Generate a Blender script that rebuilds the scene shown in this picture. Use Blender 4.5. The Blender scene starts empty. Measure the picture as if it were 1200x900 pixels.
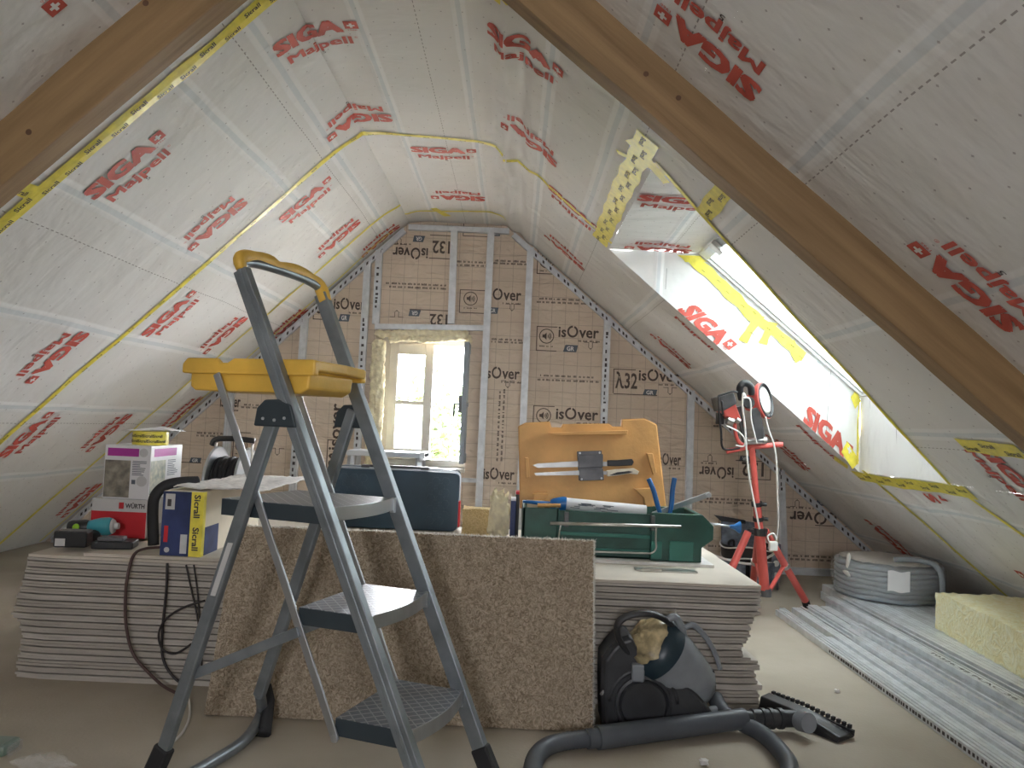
import bpy, bmesh, math, random
from mathutils import Vector, Matrix, noise
random.seed(7)
PI = math.pi
SC = bpy.context.scene
COL = SC.collection
# ------------------------------------------------------------------ camera, light, exposure
YAW, PITCH, ROLL, FPX = -0.00502, 0.0510, 0.04276, 900.0
CAM = Vector((0, 0, 1.0))
def _dir(u, v, w):                     # image right, image down, forward -> world
    cr, sr, cp, sp, cy, sy = math.cos(ROLL), math.sin(ROLL), math.cos(PITCH), math.sin(PITCH), math.cos(YAW), math.sin(YAW)
    x = u*cr + v*sr; z = u*sr - v*cr
    d = w*cp - z*sp; z2 = w*sp + z*cp
    return Vector((x*cy + d*sy, -x*sy + d*cy, z2))
def ray(px, py): return _dir((px-600)/FPX, (py-450)/FPX, 1.0)
R_, U_, F_ = _dir(1, 0, 0), _dir(0, -1, 0), _dir(0, 0, 1)
cam = bpy.data.objects.new('camera', bpy.data.cameras.new('camera')); COL.objects.link(cam)
cam.matrix_world = Matrix(((R_.x, U_.x, -F_.x, CAM.x), (R_.y, U_.y, -F_.y, CAM.y), (R_.z, U_.z, -F_.z, CAM.z), (0, 0, 0, 1)))
cam.data.sensor_width = 36; cam.data.lens = 27; cam.data.clip_start = .03
SC.camera = cam
SC.view_settings.view_transform = 'Standard'; SC.view_settings.look = 'None'
SC.view_settings.exposure = 0.6; SC.view_settings.gamma = 1; SC.view_settings.use_curve_mapping = False
W = bpy.data.worlds.new('overcast_sky'); SC.world = W; W.use_nodes = True
bg = W.node_tree.nodes['Background']; bg.inputs[0].default_value = (.95, .955, 1, 1); bg.inputs[1].default_value = 46

# room: y runs to the gable, z up, camera stands 1 m above the floor
D = 5.617                                # gable wall
CZ = 2.460; XL, XR = -.839, -.0958       # flat strip under the ridge
TL, TR = .972, .829                      # roof pitches
KL, KR = math.hypot(1, TL), math.hypot(1, TR)
BACK = -2.6
def prof(x):
    if x < XL: return CZ - TL*(XL-x)
    if x > XR: return CZ - TR*(x-XR)
    return CZ
NL = Vector((TL, 0, -1)).normalized(); NR = Vector((-TR, 0, -1)).normalized(); NC = Vector((0, 0, -1))   # inward normals
def nrm(x): return NL if x < XL else (NR if x > XR else NC)
def sag(x, y):
    a = .013*math.sin((x-XR)*52+1+.6*math.sin(y*2.1))*math.exp(-((x-XR-.05)/.13)**2)*(1 if y > 2.4 else .3)
    for xc, am in ((XL, .03), (XR, .055)):
        k = math.exp(-((x-xc)/.07)**2)
        a += am*k*(.5+.5*math.sin(y*5.3+xc*9)) * (1 if y > 2.3 else .3)
    a += .006*noise.noise(Vector((x*1.3, y*2.2, 3))) + .004*noise.noise(Vector((x*5, y*1.4, 8)))
    for h in (HL1, HL2, HL3):            # the sheet is pulled in a little at each seam
        a += .004*math.exp(-((y-h)/.04)**2)
    return a
HL1, HL2, HL3 = 2.52, 3.83, 5.0
def surf(x, y, off=0.0):
    n = nrm(x)
    if abs(x-XL) < .06: n = (NL*(.5-(x-XL)/.12) + NC*(.5+(x-XL)/.12)).normalized()
    if abs(x-XR) < .06: n = (NC*(.5-(x-XR)/.12) + NR*(.5+(x-XR)/.12)).normalized()
    return Vector((x, y, prof(x))) + n*(sag(x, y)+off)
def at_y(px, py, Y): r = ray(px, py); return CAM + r*(Y/r.y)
def at_z(px, py, Z): r = ray(px, py); return CAM + r*((Z-1)/r.z)
def at_L(px, py, o=0):
    r = ray(px, py); P0 = Vector((XL, 0, CZ)) + NL*o; return CAM + r*((P0-CAM).dot(NL)/r.dot(NL))
def at_R(px, py, o=0):
    r = ray(px, py); P0 = Vector((XR, 0, CZ)) + NR*o; return CAM + r*((P0-CAM).dot(NR)/r.dot(NR))

def portal(name, loc, rot, sx, sy):
    l = bpy.data.lights.new(name, 'AREA'); l.shape = 'RECTANGLE'; l.size = sx; l.size_y = sy; l.cycles.is_portal = True
    o = bpy.data.objects.new(name, l); o.location = loc; o.rotation_euler = rot; COL.objects.link(o)
portal('window_portal', (-.665, D+.30, 1.15), (-PI/2, 0, 0), .66, 1.0)
portal('rear_window_portal', (-.25, BACK-.12, 1.39), (PI/2, 0, 0), .48, .54)
portal('roof_window_portal', (1.43+.05, 3.65, 1.60+.06), (0, math.atan(TR), 0), 1.12, 1.06)

# ------------------------------------------------------------------ materials
def new_mat(name):
    m = bpy.data.materials.new(name); m.use_nodes = True
    nt = m.node_tree; b = nt.nodes['Principled BSDF']; return m, nt, b
def N(nt, t, **k):
    n = nt.nodes.new(t)
    for a, v in k.items(): setattr(n, a, v)
    return n
def inp(nt, sock, v):
    if isinstance(v, (int, float)): sock.default_value = v
    elif isinstance(v, tuple): sock.default_value = v
    else: nt.links.new(v, sock)
def M(nt, op, a, b=None, c=None):
    n = N(nt, 'ShaderNodeMath', operation=op)
    inp(nt, n.inputs[0], a)
    if b is not None: inp(nt, n.inputs[1], b)
    if c is not None: inp(nt, n.inputs[2], c)
    return n.outputs[0]
def MIX(nt, f, a, b):
    n = N(nt, 'ShaderNodeMix', data_type='RGBA'); inp(nt, n.inputs[0], f); inp(nt, n.inputs[6], a); inp(nt, n.inputs[7], b); return n.outputs[2]
def mat(name, col, rough=.6, metal=0.0, var=.12, scale=8.0, bump=0.0, bscale=60.0, spec=.5, stretch=None, col2=None, roty=0):
    m, nt, b = new_mat(name)
    tc = N(nt, 'ShaderNodeTexCoord'); v = tc.outputs['Object']
    if roty:
        vr = N(nt, 'ShaderNodeVectorRotate', rotation_type='Y_AXIS'); vr.inputs['Angle'].default_value = roty; nt.links.new(v, vr.inputs[0]); v = vr.outputs[0]
    if stretch:
        mp = N(nt, 'ShaderNodeMapping'); mp.inputs['Scale'].default_value = stretch; nt.links.new(v, mp.inputs[0]); v = mp.outputs[0]
    no = N(nt, 'ShaderNodeTexNoise'); no.inputs['Scale'].default_value = scale; no.inputs['Detail'].default_value = 5; nt.links.new(v, no.inputs['Vector'])
    c2 = col2 if col2 else tuple(max(0, c*(1-2*var)) for c in col)
    c1 = col if col2 else tuple(min(1, c*(1+var)) for c in col)
    cr = N(nt, 'ShaderNodeMapRange'); cr.inputs[1].default_value = .3; cr.inputs[2].default_value = .7; nt.links.new(no.outputs[0], cr.inputs[0])
    nt.links.new(MIX(nt, cr.outputs[0], (*c2, 1), (*c1, 1)), b.inputs['Base Color'])
    b.inputs['Roughness'].default_value = rough; b.inputs['Metallic'].default_value = metal; b.inputs['Specular IOR Level'].default_value = spec
    if bump:
        n2 = N(nt, 'ShaderNodeTexNoise'); n2.inputs['Scale'].default_value = bscale; n2.inputs['Detail'].default_value = 4; nt.links.new(v, n2.inputs['Vector'])
        bp = N(nt, 'ShaderNodeBump'); bp.inputs['Strength'].default_value = bump; bp.inputs['Distance'].default_value = .01
        nt.links.new(n2.outputs[0], bp.inputs['Height']); nt.links.new(bp.outputs[0], b.inputs['Normal'])
    return m
def sheet_mat(name, strips, dashes):
    m, nt, b = new_mat(name)
    tc = N(nt, 'ShaderNodeTexCoord'); sp = N(nt, 'ShaderNodeSeparateXYZ'); nt.links.new(tc.outputs['Object'], sp.inputs[0])
    x, y = sp.outputs[0], sp.outputs[1]
    no = N(nt, 'ShaderNodeTexNoise'); no.inputs['Scale'].default_value = 2.2; no.inputs['Detail'].default_value = 6; nt.links.new(tc.outputs['Object'], no.inputs['Vector'])
    col = MIX(nt, no.outputs[0], (.73, .715, .69, 1), (.87, .858, .835, 1))
    wob = M(nt, 'MULTIPLY', M(nt, 'SUBTRACT', no.outputs[0], .5), .012)
    xx = M(nt, 'ADD', x, wob)
    d = None
    for s in strips:
        e = M(nt, 'ABSOLUTE', M(nt, 'SUBTRACT', xx, float(s))); d = e if d is None else M(nt, 'MINIMUM', d, e)
    def band(lo, hi):
        mr = N(nt, 'ShaderNodeMapRange', interpolation_type='SMOOTHSTEP'); mr.inputs[1].default_value = lo; mr.inputs[2].default_value = hi
        mr.inputs[3].default_value = 1; mr.inputs[4].default_value = 0; nt.links.new(d, mr.inputs[0]); return mr.outputs[0]
    col = MIX(nt, M(nt, 'MULTIPLY', band(.022, .030), .8), col, (.90, .90, .89, 1))
    col = MIX(nt, M(nt, 'MULTIPLY', band(.007, .011), .6), col, (.64, .69, .71, 1))
    # little woven ticks and dashed lines printed on the sheet
    ya = M(nt, 'FRACT', M(nt, 'MULTIPLY', y, 11.0)); row = M(nt, 'FLOOR', M(nt, 'MULTIPLY', y, 11.0))
    xa = M(nt, 'FRACT', M(nt, 'ADD', M(nt, 'MULTIPLY', x, 13.0), M(nt, 'MULTIPLY', row, .37)))
    dd = M(nt, 'ADD', M(nt, 'ABSOLUTE', M(nt, 'SUBTRACT', ya, .5)), M(nt, 'ABSOLUTE', M(nt, 'SUBTRACT', xa, .5)))
    col = MIX(nt, M(nt, 'MULTIPLY', M(nt, 'LESS_THAN', dd, .045), .55), col, (.25, .2, .2, 1))
    dl = None
    for s in dashes:
        e = M(nt, 'ABSOLUTE', M(nt, 'SUBTRACT', x, float(s))); dl = e if dl is None else M(nt, 'MINIMUM', dl, e)
    on = M(nt, 'MULTIPLY', M(nt, 'LESS_THAN', dl, .0016), M(nt, 'LESS_THAN', M(nt, 'FRACT', M(nt, 'MULTIPLY', y, 34.0)), .55))
    col = MIX(nt, M(nt, 'MULTIPLY', on, .75), col, (.25, .22, .2, 1))
    nt.links.new(col, b.inputs['Base Color'])
    b.inputs['Roughness'].default_value = .55; b.inputs['Specular IOR Level'].default_value = .35
    mp = N(nt, 'ShaderNodeMapping'); mp.inputs['Scale'].default_value = (1, 2.2, 1); nt.links.new(tc.outputs['Object'], mp.inputs[0])
    n2 = N(nt, 'ShaderNodeTexNoise'); n2.inputs['Scale'].default_value = 2.6; n2.inputs['Detail'].default_value = 3; n2.inputs['Distortion'].default_value = .3; nt.links.new(mp.outputs[0], n2.inputs['Vector'])
    n3 = N(nt, 'ShaderNodeTexNoise'); n3.inputs['Scale'].default_value = 30; nt.links.new(mp.outputs[0], n3.inputs['Vector'])
    h = M(nt, 'ADD', M(nt, 'ADD', n2.outputs[0], M(nt, 'MULTIPLY', n3.outputs[0], .05)), M(nt, 'MULTIPLY', band(.012, .03), .10))
    bp = N(nt, 'ShaderNodeBump'); bp.inputs['Strength'].default_value = .4; bp.inputs['Distance'].default_value = .05
    nt.links.new(h, bp.inputs['Height']); nt.links.new(bp.outputs[0], b.inputs['Normal'])
    return m
def kraft_mat():
    m, nt, b = new_mat('kraft_paper')
    tc = N(nt, 'ShaderNodeTexCoord'); sp = N(nt, 'ShaderNodeSeparateXYZ'); nt.links.new(tc.outputs['Object'], sp.inputs[0])
    no = N(nt, 'ShaderNodeTexNoise'); no.inputs['Scale'].default_value = 3; no.inputs['Detail'].default_value = 7; nt.links.new(tc.outputs['Object'], no.inputs['Vector'])
    col = MIX(nt, no.outputs[0], (.60, .485, .38, 1), (.77, .645, .52, 1))
    gx = M(nt, 'ABSOLUTE', M(nt, 'SUBTRACT', M(nt, 'FRACT', M(nt, 'MULTIPLY', M(nt, 'ADD', sp.outputs[0], M(nt, 'MULTIPLY', no.outputs[0], .012)), 10.0)), .5))
    gz = M(nt, 'ABSOLUTE', M(nt, 'SUBTRACT', M(nt, 'FRACT', M(nt, 'MULTIPLY', M(nt, 'ADD', sp.outputs[2], M(nt, 'MULTIPLY', no.outputs[0], .02)), 10.0)), .5))
    g = M(nt, 'MAXIMUM', M(nt, 'LESS_THAN', gx, .018), M(nt, 'LESS_THAN', gz, .018))
    col = MIX(nt, M(nt, 'MULTIPLY', g, .45), col, (.25, .18, .13, 1))
    nt.links.new(col, b.inputs['Base Color']); b.inputs['Roughness'].default_value = .5; b.inputs['Specular IOR Level'].default_value = .4
    mp = N(nt, 'ShaderNodeMapping'); mp.inputs['Scale'].default_value = (1.0, 1, 2.6); nt.links.new(tc.outputs['Object'], mp.inputs[0])
    n2 = N(nt, 'ShaderNodeTexNoise'); n2.inputs['Scale'].default_value = 4; n2.inputs['Detail'].default_value = 6; n2.inputs['Distortion'].default_value = 1.2; nt.links.new(mp.outputs[0], n2.inputs['Vector'])
    bp = N(nt, 'ShaderNodeBump'); bp.inputs['Strength'].default_value = .7; bp.inputs['Distance'].default_value = .04
    nt.links.new(n2.outputs[0], bp.inputs['Height']); nt.links.new(bp.outputs[0], b.inputs['Normal'])
    return m
def fibre_mat(name, c1, c2, c3, sc=90):
    m, nt, b = new_mat(name)
    tc = N(nt, 'ShaderNodeTexCoord')
    n1 = N(nt, 'ShaderNodeTexNoise'); n1.inputs['Scale'].default_value = sc; n1.inputs['Detail'].default_value = 6; n1.inputs['Distortion'].default_value = 2.5; nt.links.new(tc.outputs['Object'], n1.inputs['Vector'])
    n2 = N(nt, 'ShaderNodeTexNoise'); n2.inputs['Scale'].default_value = sc*.12; n2.inputs['Detail'].default_value = 4; nt.links.new(tc.outputs['Object'], n2.inputs['Vector'])
    mr = N(nt, 'ShaderNodeMapRange'); mr.inputs[1].default_value = .36; mr.inputs[2].default_value = .64; nt.links.new(n1.outputs[0], mr.inputs[0])
    col = MIX(nt, mr.outputs[0], (*c1, 1), (*c2, 1)); col = MIX(nt, M(nt, 'MULTIPLY', n2.outputs[0], .5), col, (*c3, 1))
    nt.links.new(col, b.inputs['Base Color']); b.inputs['Roughness'].default_value = .95; b.inputs['Specular IOR Level'].default_value = .1
    bp = N(nt, 'ShaderNodeBump'); bp.inputs['Strength'].default_value = 1; bp.inputs['Distance'].default_value = .012
    nt.links.new(n1.outputs[0], bp.inputs['Height']); nt.links.new(bp.outputs[0], b.inputs['Normal'])
    return m
def glass_mat(name, tr=1.0, mottled=0):
    m, nt, b = new_mat(name); nt.nodes.remove(b); out = nt.nodes['Material Output']
    t = N(nt, 'ShaderNodeBsdfTransparent'); t.inputs[0].default_value = (tr, tr, tr, 1); g = N(nt, 'ShaderNodeBsdfGlossy'); g.inputs['Roughness'].default_value = .05
    mx = N(nt, 'ShaderNodeMixShader'); fr = N(nt, 'ShaderNodeFresnel'); fr.inputs[0].default_value = 1.45
    nt.links.new(fr.outputs[0], mx.inputs[0]); nt.links.new(t.outputs[0], mx.inputs[1]); nt.links.new(g.outputs[0], mx.inputs[2])
    sh = mx.outputs[0]
    if mottled:
        tr_ = N(nt, 'ShaderNodeBsdfTranslucent'); tc = N(nt, 'ShaderNodeTexCoord'); no = N(nt, 'ShaderNodeTexNoise'); no.inputs['Scale'].default_value = 60; nt.links.new(tc.outputs['Object'], no.inputs['Vector'])
        nt.links.new(MIX(nt, no.outputs[0], (.6*tr, .72*tr, .7*tr, 1), (.95*tr, tr, tr, 1)), tr_.inputs[0])
        m2 = N(nt, 'ShaderNodeMixShader'); m2.inputs[0].default_value = mottled; nt.links.new(sh, m2.inputs[1]); nt.links.new(tr_.outputs[0], m2.inputs[2]); sh = m2.outputs[0]
    nt.links.new(sh, out.inputs[0]); return m
def clear_mat(name, col, a=.3, rough=.15):
    m, nt, b = new_mat(name); b.inputs['Base Color'].default_value = (*col, 1); b.inputs['Roughness'].default_value = rough; b.inputs['Alpha'].default_value = a; return m

MT = {}
MT['sheet_l'] = sheet_mat('membrane_left', (-.965, -1.19, -1.577, -1.98, -2.365, -2.77), (-1.02, -1.70, -2.45))
MT['sheet_c'] = sheet_mat('membrane_ridge', (-.64, -.26), (-.42,))
MT['sheet_r'] = sheet_mat('membrane_right', (.08, .325, .757, 1.195, 1.635, 2.075, 2.5), (.80, .42, 1.70))
MT['kraft'] = kraft_mat()
MT['red'] = mat('red_ink', (.62, .11, .08), .6, var=.08)
MT['white'] = mat('white_ink', (.85, .83, .8), .6, var=.03)
MT['ink'] = mat('black_ink', (.06, .05, .05), .6, var=.05)
MT['kink'] = mat('brown_black_ink', (.10, .07, .055), .6, var=.1)
MT['badge'] = mat('slate_ink', (.12, .14, .17), .6, var=.05)
MT['tape'] = mat('yellow_tape', (.92, .79, .10), .35, var=.08, scale=30)
for k_, an in (('wood', 0), ('wood_l', math.atan(TL)), ('wood_r', -math.atan(TR))):
    MT[k_] = mat('spruce_beam', (.34, .215, .10), .6, stretch=(.9, 14, 14), scale=2.2, bump=.12, bscale=8, col2=(.21, .125, .052), roty=an)
MT['ground'] = mat('garden_gravel', (.42, .40, .36), .9)
MT['floor'] = mat('screed_floor', (.47, .42, .345), .85, var=.1, scale=1.6, bump=.12, bscale=90, col2=(.35, .30, .23))
MT['galv'] = mat('galvanised_steel', (.84, .87, .90), .30, .4, var=.08, scale=20)
MT['galv2'] = mat('dull_galvanised_steel', (.70, .72, .74), .45, .25, var=.08, scale=20)
MT['plaster'] = mat('plasterboard_edge', (.44, .40, .35), .9, var=.07, scale=9, stretch=(1, 1, 3), bump=.2, bscale=80)
MT['plasterl'] = mat('plasterboard_edge_light', (.50, .46, .41), .9, var=.07, scale=9, stretch=(1, 1, 3), bump=.2, bscale=80)
MT['plastertop'] = mat('plasterboard_face', (.60, .54, .46), .85, var=.08, scale=4)
MT['plaster2'] = mat('plasterboard_core', (.72, .69, .66), .9, var=.06, scale=30)
MT['hemp'] = fibre_mat('hemp_fibre', (.25, .19, .13), (.68, .57, .44), (.42, .34, .25), 58)
MT['hemp2'] = fibre_mat('brown_wool', (.62, .45, .22), (.88, .70, .40), (.80, .62, .34), 60)
MT['blade'] = mat('dull_blade_steel', (.33, .33, .32), .35, .8, var=.15, scale=12)
MT['hempfuzz'] = mat('backlit_hemp_fuzz', (.96, .94, .88), .9, var=.15, scale=50)  # fuzz coloured near white: brightness of the backlit board edge put into the colour
nt_ = MT['hempfuzz'].node_tree; tl_ = N(nt_, 'ShaderNodeBsdfTranslucent'); tl_.inputs[0].default_value = (.95, .9, .8, 1); mx_ = N(nt_, 'ShaderNodeMixShader'); mx_.inputs[0].default_value = .5
nt_.links.new(nt_.nodes['Principled BSDF'].outputs[0], mx_.inputs[1]); nt_.links.new(tl_.outputs[0], mx_.inputs[2]); nt_.links.new(mx_.outputs[0], nt_.nodes['Material Output'].inputs[0])
MT['gwool'] = fibre_mat('glass_wool_yellow', (.90, .80, .42), (.99, .96, .70), (.98, .94, .68), 18)
MT['foam'] = mat('yellow_wool', (.94, .83, .58), .9, var=.1, scale=25, bump=.9, bscale=40)
MT['alu'] = mat('ladder_aluminium', (.46, .48, .50), .35, .85, var=.12, scale=14, stretch=(1, 1, .2))
MT['ladder'] = mat('grey_ladder_metal', (.235, .26, .28), .36, .5, var=.12, scale=14)
MT['dplastic'] = mat('dark_grey_plastic', (.032, .046, .056), .45, var=.1)
MT['black'] = mat('black_plastic', (.018, .018, .02), .4, var=.1)
MT['rubber'] = mat('black_rubber', (.02, .02, .022), .7, var=.1)
MT['ltyel'] = mat('ladder_yellow_plastic', (.76, .46, .07), .45, var=.15, scale=5, bump=.1, bscale=50)
MT['silver'] = mat('silver_edge', (.62, .65, .68), .3, .8, var=.05)
MT['green'] = mat('green_plastic', (.02, .088, .066), .4, var=.2, scale=10)
MT['orange'] = mat('orange_plastic', (.74, .40, .13), .5, var=.14, scale=5, bump=.1, bscale=60)
MT['steel'] = mat('bare_steel', (.62, .60, .57), .3, .9, var=.15, scale=12)
MT['dsteel'] = mat('dark_sheet_steel', (.12, .12, .125), .4, .5, var=.2, scale=15)
MT['blue'] = mat('blue_plastic', (.02, .15, .42), .35, var=.1)
MT['navy'] = mat('navy_case_plastic', (.032, .068, .105), .45, var=.15, scale=6)
MT['navycard'] = mat('navy_print_card', (.03, .05, .16), .5, var=.2, scale=12)
MT['card'] = mat('cardboard', (.62, .48, .33), .8, var=.08, scale=6)
MT['cardlight'] = mat('pale_cardboard', (.78, .69, .55), .8, var=.06, scale=6)
MT['wcard'] = mat('white_glossy_card', (.80, .79, .80), .4, var=.03)
MT['gcard'] = mat('light_grey_card', (.60, .59, .58), .5, var=.04)
MT['redcard'] = mat('red_card', (.58, .02, .03), .5, var=.06)
MT['redcard2'] = mat('dark_red_fabric', (.25, .05, .07), .8)
MT['magenta'] = mat('magenta_print', (.45, .04, .33), .5, var=.06)
MT['photo1'] = mat('printed_photo', (.40, .36, .28), .5, scale=25, col2=(.10, .09, .08))
MT['photo2'] = mat('printed_photo_pale', (.70, .66, .52), .5, scale=30, col2=(.25, .30, .28))
MT['teal'] = mat('teal_plastic', (.06, .36, .42), .4, var=.1)
MT['lime'] = mat('lime_plastic', (.30, .60, .02), .4, var=.05)
MT['paper'] = mat('newsprint', (.80, .77, .74), .7, scale=40, col2=(.55, .53, .52))
MT['vac'] = mat('vacuum_dark_plastic', (.035, .037, .042), .42, var=.25, scale=9)
MT['vacgrey'] = mat('vacuum_grey_plastic', (.26, .28, .305), .35, var=.12, scale=8)
MT['vaclid'] = mat('vacuum_blue_black_plastic', (.02, .04, .055), .35, var=.1)
MT['vgold'] = mat('dusty_gold_plastic', (.52, .42, .24), .4, var=.35, scale=25)
MT['hose'] = mat('grey_hose', (.09, .10, .115), .45, var=.1)
MT['trired'] = mat('red_enamel', (.68, .12, .10), .35, var=.1)
MT['cream'] = mat('cream_lens', (.85, .82, .72), .3, var=.03)
MT['cable'] = mat('white_cable', (.72, .69, .66), .5, var=.04)
MT['bcable'] = mat('black_cable', (.03, .025, .025), .5, var=.05)
MT['brcable'] = mat('brown_black_cable', (.09, .05, .045), .5, var=.05)
MT['conduit'] = mat('grey_conduit', (.30, .34, .37), .45, var=.1)
MT['film'] = clear_mat('clear_plastic_film', (.85, .83, .8), .20)
MT['bag'] = mat('grey_bag_fabric', (.16, .18, .22), .8, var=.3, scale=20)
MT['frame'] = mat('grey_painted_window', (.76, .73, .64), .5, var=.05)
MT['framew'] = mat('white_roof_window_frame', (.85, .85, .85), .35, var=.02)
MT['greyf'] = mat('grey_frame', (.30, .34, .38), .5, var=.05)
MT['foliage'] = mat('leaves', (.055, .085, .016), .7, var=.3, scale=4)
MT['glass'] = glass_mat('window_glass'); MT['mglass'] = glass_mat('mottled_glass', mottled=.3); MT['rglass'] = glass_mat('dimmed_roof_glass', tr=.42, mottled=.5)  # roof pane is darkened and diffusing on purpose, to dim and spread its daylight

# ------------------------------------------------------------------ mesh helpers
def link(name, me, m=None, parent=None, smooth=False, bevel=0):
    o = bpy.data.objects.new(name, me); COL.objects.link(o)
    if m:
        for mm in (m if isinstance(m, (list, tuple)) else [m]): me.materials.append(mm)
    if smooth:
        for p in me.polygons: p.use_smooth = True
    if parent: o.parent = parent
    if bevel:
        b = o.modifiers.new('bevel', 'BEVEL'); b.width = bevel; b.segments = 2; b.limit_method = 'ANGLE'; b.angle_limit = .7
    return o
class B:
    def __init__(s): s.v = []; s.f = []; s.mi = []; s.cur = 0
    def add(s, vs, fs):
        n = len(s.v); s.v += [tuple(p) for p in vs]; s.f += [tuple(i+n for i in f) for f in fs]; s.mi += [s.cur]*len(fs); return s
    def m(s, i): s.cur = i; return s
    def box(s, a, b, T=None):
        x0, y0, z0 = a; x1, y1, z1 = b
        vs = [Vector(p) for p in ((x0, y0, z0), (x1, y0, z0), (x1, y1, z0), (x0, y1, z0), (x0, y0, z1), (x1, y0, z1), (x1, y1, z1), (x0, y1, z1))]
        if T: vs = [T @ p for p in vs]
        return s.add(vs, [(0, 3, 2, 1), (4, 5, 6, 7), (0, 1, 5, 4), (1, 2, 6, 5), (2, 3, 7, 6), (3, 0, 4, 7)])
    def prism(s, pts, ext):            # planar polygon swept by a vector
        pts = [Vector(p) for p in pts]; e = Vector(ext); n = len(pts)
        return s.add(pts+[p+e for p in pts], [tuple(range(n))[::-1], tuple(range(n, 2*n))]+[(i, (i+1) % n, n+(i+1) % n, n+i) for i in range(n)])
    def quad(s, *p): return s.add(p, [(0, 1, 2, 3)])
    def bar(s, a, b, w, h, up=(0, 0, 1)):  # rectangular bar
        a = Vector(a); b = Vector(b); d = (b-a).normalized(); up = Vector(up); sx = d.cross(up)
        if sx.length < 1e-3: sx = d.cross(Vector((1, 0, 0)))
        sx.normalize(); sy = sx.cross(d).normalized(); sx *= w/2; sy *= h/2
        vs = [a-sx-sy, a+sx-sy, a+sx+sy, a-sx+sy, b-sx-sy, b+sx-sy, b+sx+sy, b-sx+sy]
        return s.add(vs, [(0, 3, 2, 1), (4, 5, 6, 7), (0, 1, 5, 4), (1, 2, 6, 5), (2, 3, 7, 6), (3, 0, 4, 7)])
    def tube(s, pts, r, n=10, cap=True, flat=1.0, up=(0, 0, 1)):
        pts = [Vector(p) for p in pts]; k = len(pts); rr = r if isinstance(r, (list, tuple)) else [r]*k
        vs = []; ref = None
        for i, p in enumerate(pts):
            t = (pts[min(i+1, k-1)]-pts[max(i-1, 0)]).normalized()
            if ref is None:
                ref = Vector(up)
                if abs(ref.dot(t)) > .95: ref = Vector((1, 0, 0))
            u = (ref-t*ref.dot(t)).normalized(); ref = u; w = t.cross(u)
            for j in range(n):
                a = 2*PI*j/n; vs.append(p+(u*math.cos(a)*flat+w*math.sin(a))*rr[i])
        fs = [(i*n+j, i*n+(j+1) % n, (i+1)*n+(j+1) % n, (i+1)*n+j) for i in range(k-1) for j in range(n)]
        if cap: fs += [tuple(range(n))[::-1], tuple(range((k-1)*n, k*n))]
        return s.add(vs, fs)
    def lathe(s, prof_, c, axis=(0, 0, 1), n=28, ref=None, sq=1.0):
        ax = Vector(axis).normalized(); r0 = Vector(ref) if ref else (Vector((1, 0, 0)) if abs(ax.x) < .9 else Vector((0, 1, 0)))
        u = (r0-ax*r0.dot(ax)).normalized(); w = ax.cross(u); c = Vector(c); vs = []
        for (r, h) in prof_:
            for j in range(n):
                a = 2*PI*j/n; vs.append(c+ax*h+(u*math.cos(a)+w*math.sin(a)*sq)*r)
        k = len(prof_)
        fs = [(i*n+j, i*n+(j+1) % n, (i+1)*n+(j+1) % n, (i+1)*n+j) for i in range(k-1) for j in range(n)]
        if prof_[0][0] > 1e-4: fs.append(tuple(range(n))[::-1])
        if prof_[-1][0] > 1e-4: fs.append(tuple(range((k-1)*n, k*n)))
        return s.add(vs, fs)
    def mesh(s, name='m'):
        me = bpy.data.meshes.new(name); me.from_pydata(s.v, [], s.f); me.update()
        if any(s.mi): me.polygons.foreach_set('material_index', s.mi)
        bm = bmesh.new(); bm.from_mesh(me); bmesh.ops.recalc_face_normals(bm, faces=bm.faces); bm.to_mesh(me); bm.free()
        return me
    def ob(s, name, m, parent=None, smooth=False, bevel=0, auto=False):
        o = link(name, s.mesh(name), m, parent, smooth, bevel)
        if auto:
            for p in o.data.polygons: p.use_smooth = True
            o.data.set_sharp_from_angle(angle=.7)
        return o
def tag(o, label=None, cat=None, group=None, kind=None):
    for k, v in (('label', label), ('category', cat), ('group', group), ('kind', kind)):
        if v: o[k] = v
    return o
def empty(name, loc, label, cat, group=None, rz=0):
    o = bpy.data.objects.new(name, None); o.location = loc; o.rotation_euler = (0, 0, rz); COL.objects.link(o); o.empty_display_size = .05
    return tag(o, label, cat, group)
def smooth_path(pts, n=8):
    P = [Vector(p) for p in pts]; out = []
    for i in range(len(P)-1):
        p0 = P[max(i-1, 0)]; p1 = P[i]; p2 = P[i+1]; p3 = P[min(i+2, len(P)-1)]
        for k in range(n):
            t = k/n; out.append(.5*((2*p1)+(p2-p0)*t+(2*p0-5*p1+4*p2-p3)*t*t+(-p0+3*p1-3*p2+p3)*t**3))
    return out+[P[-1]]
_gl = {}
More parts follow.
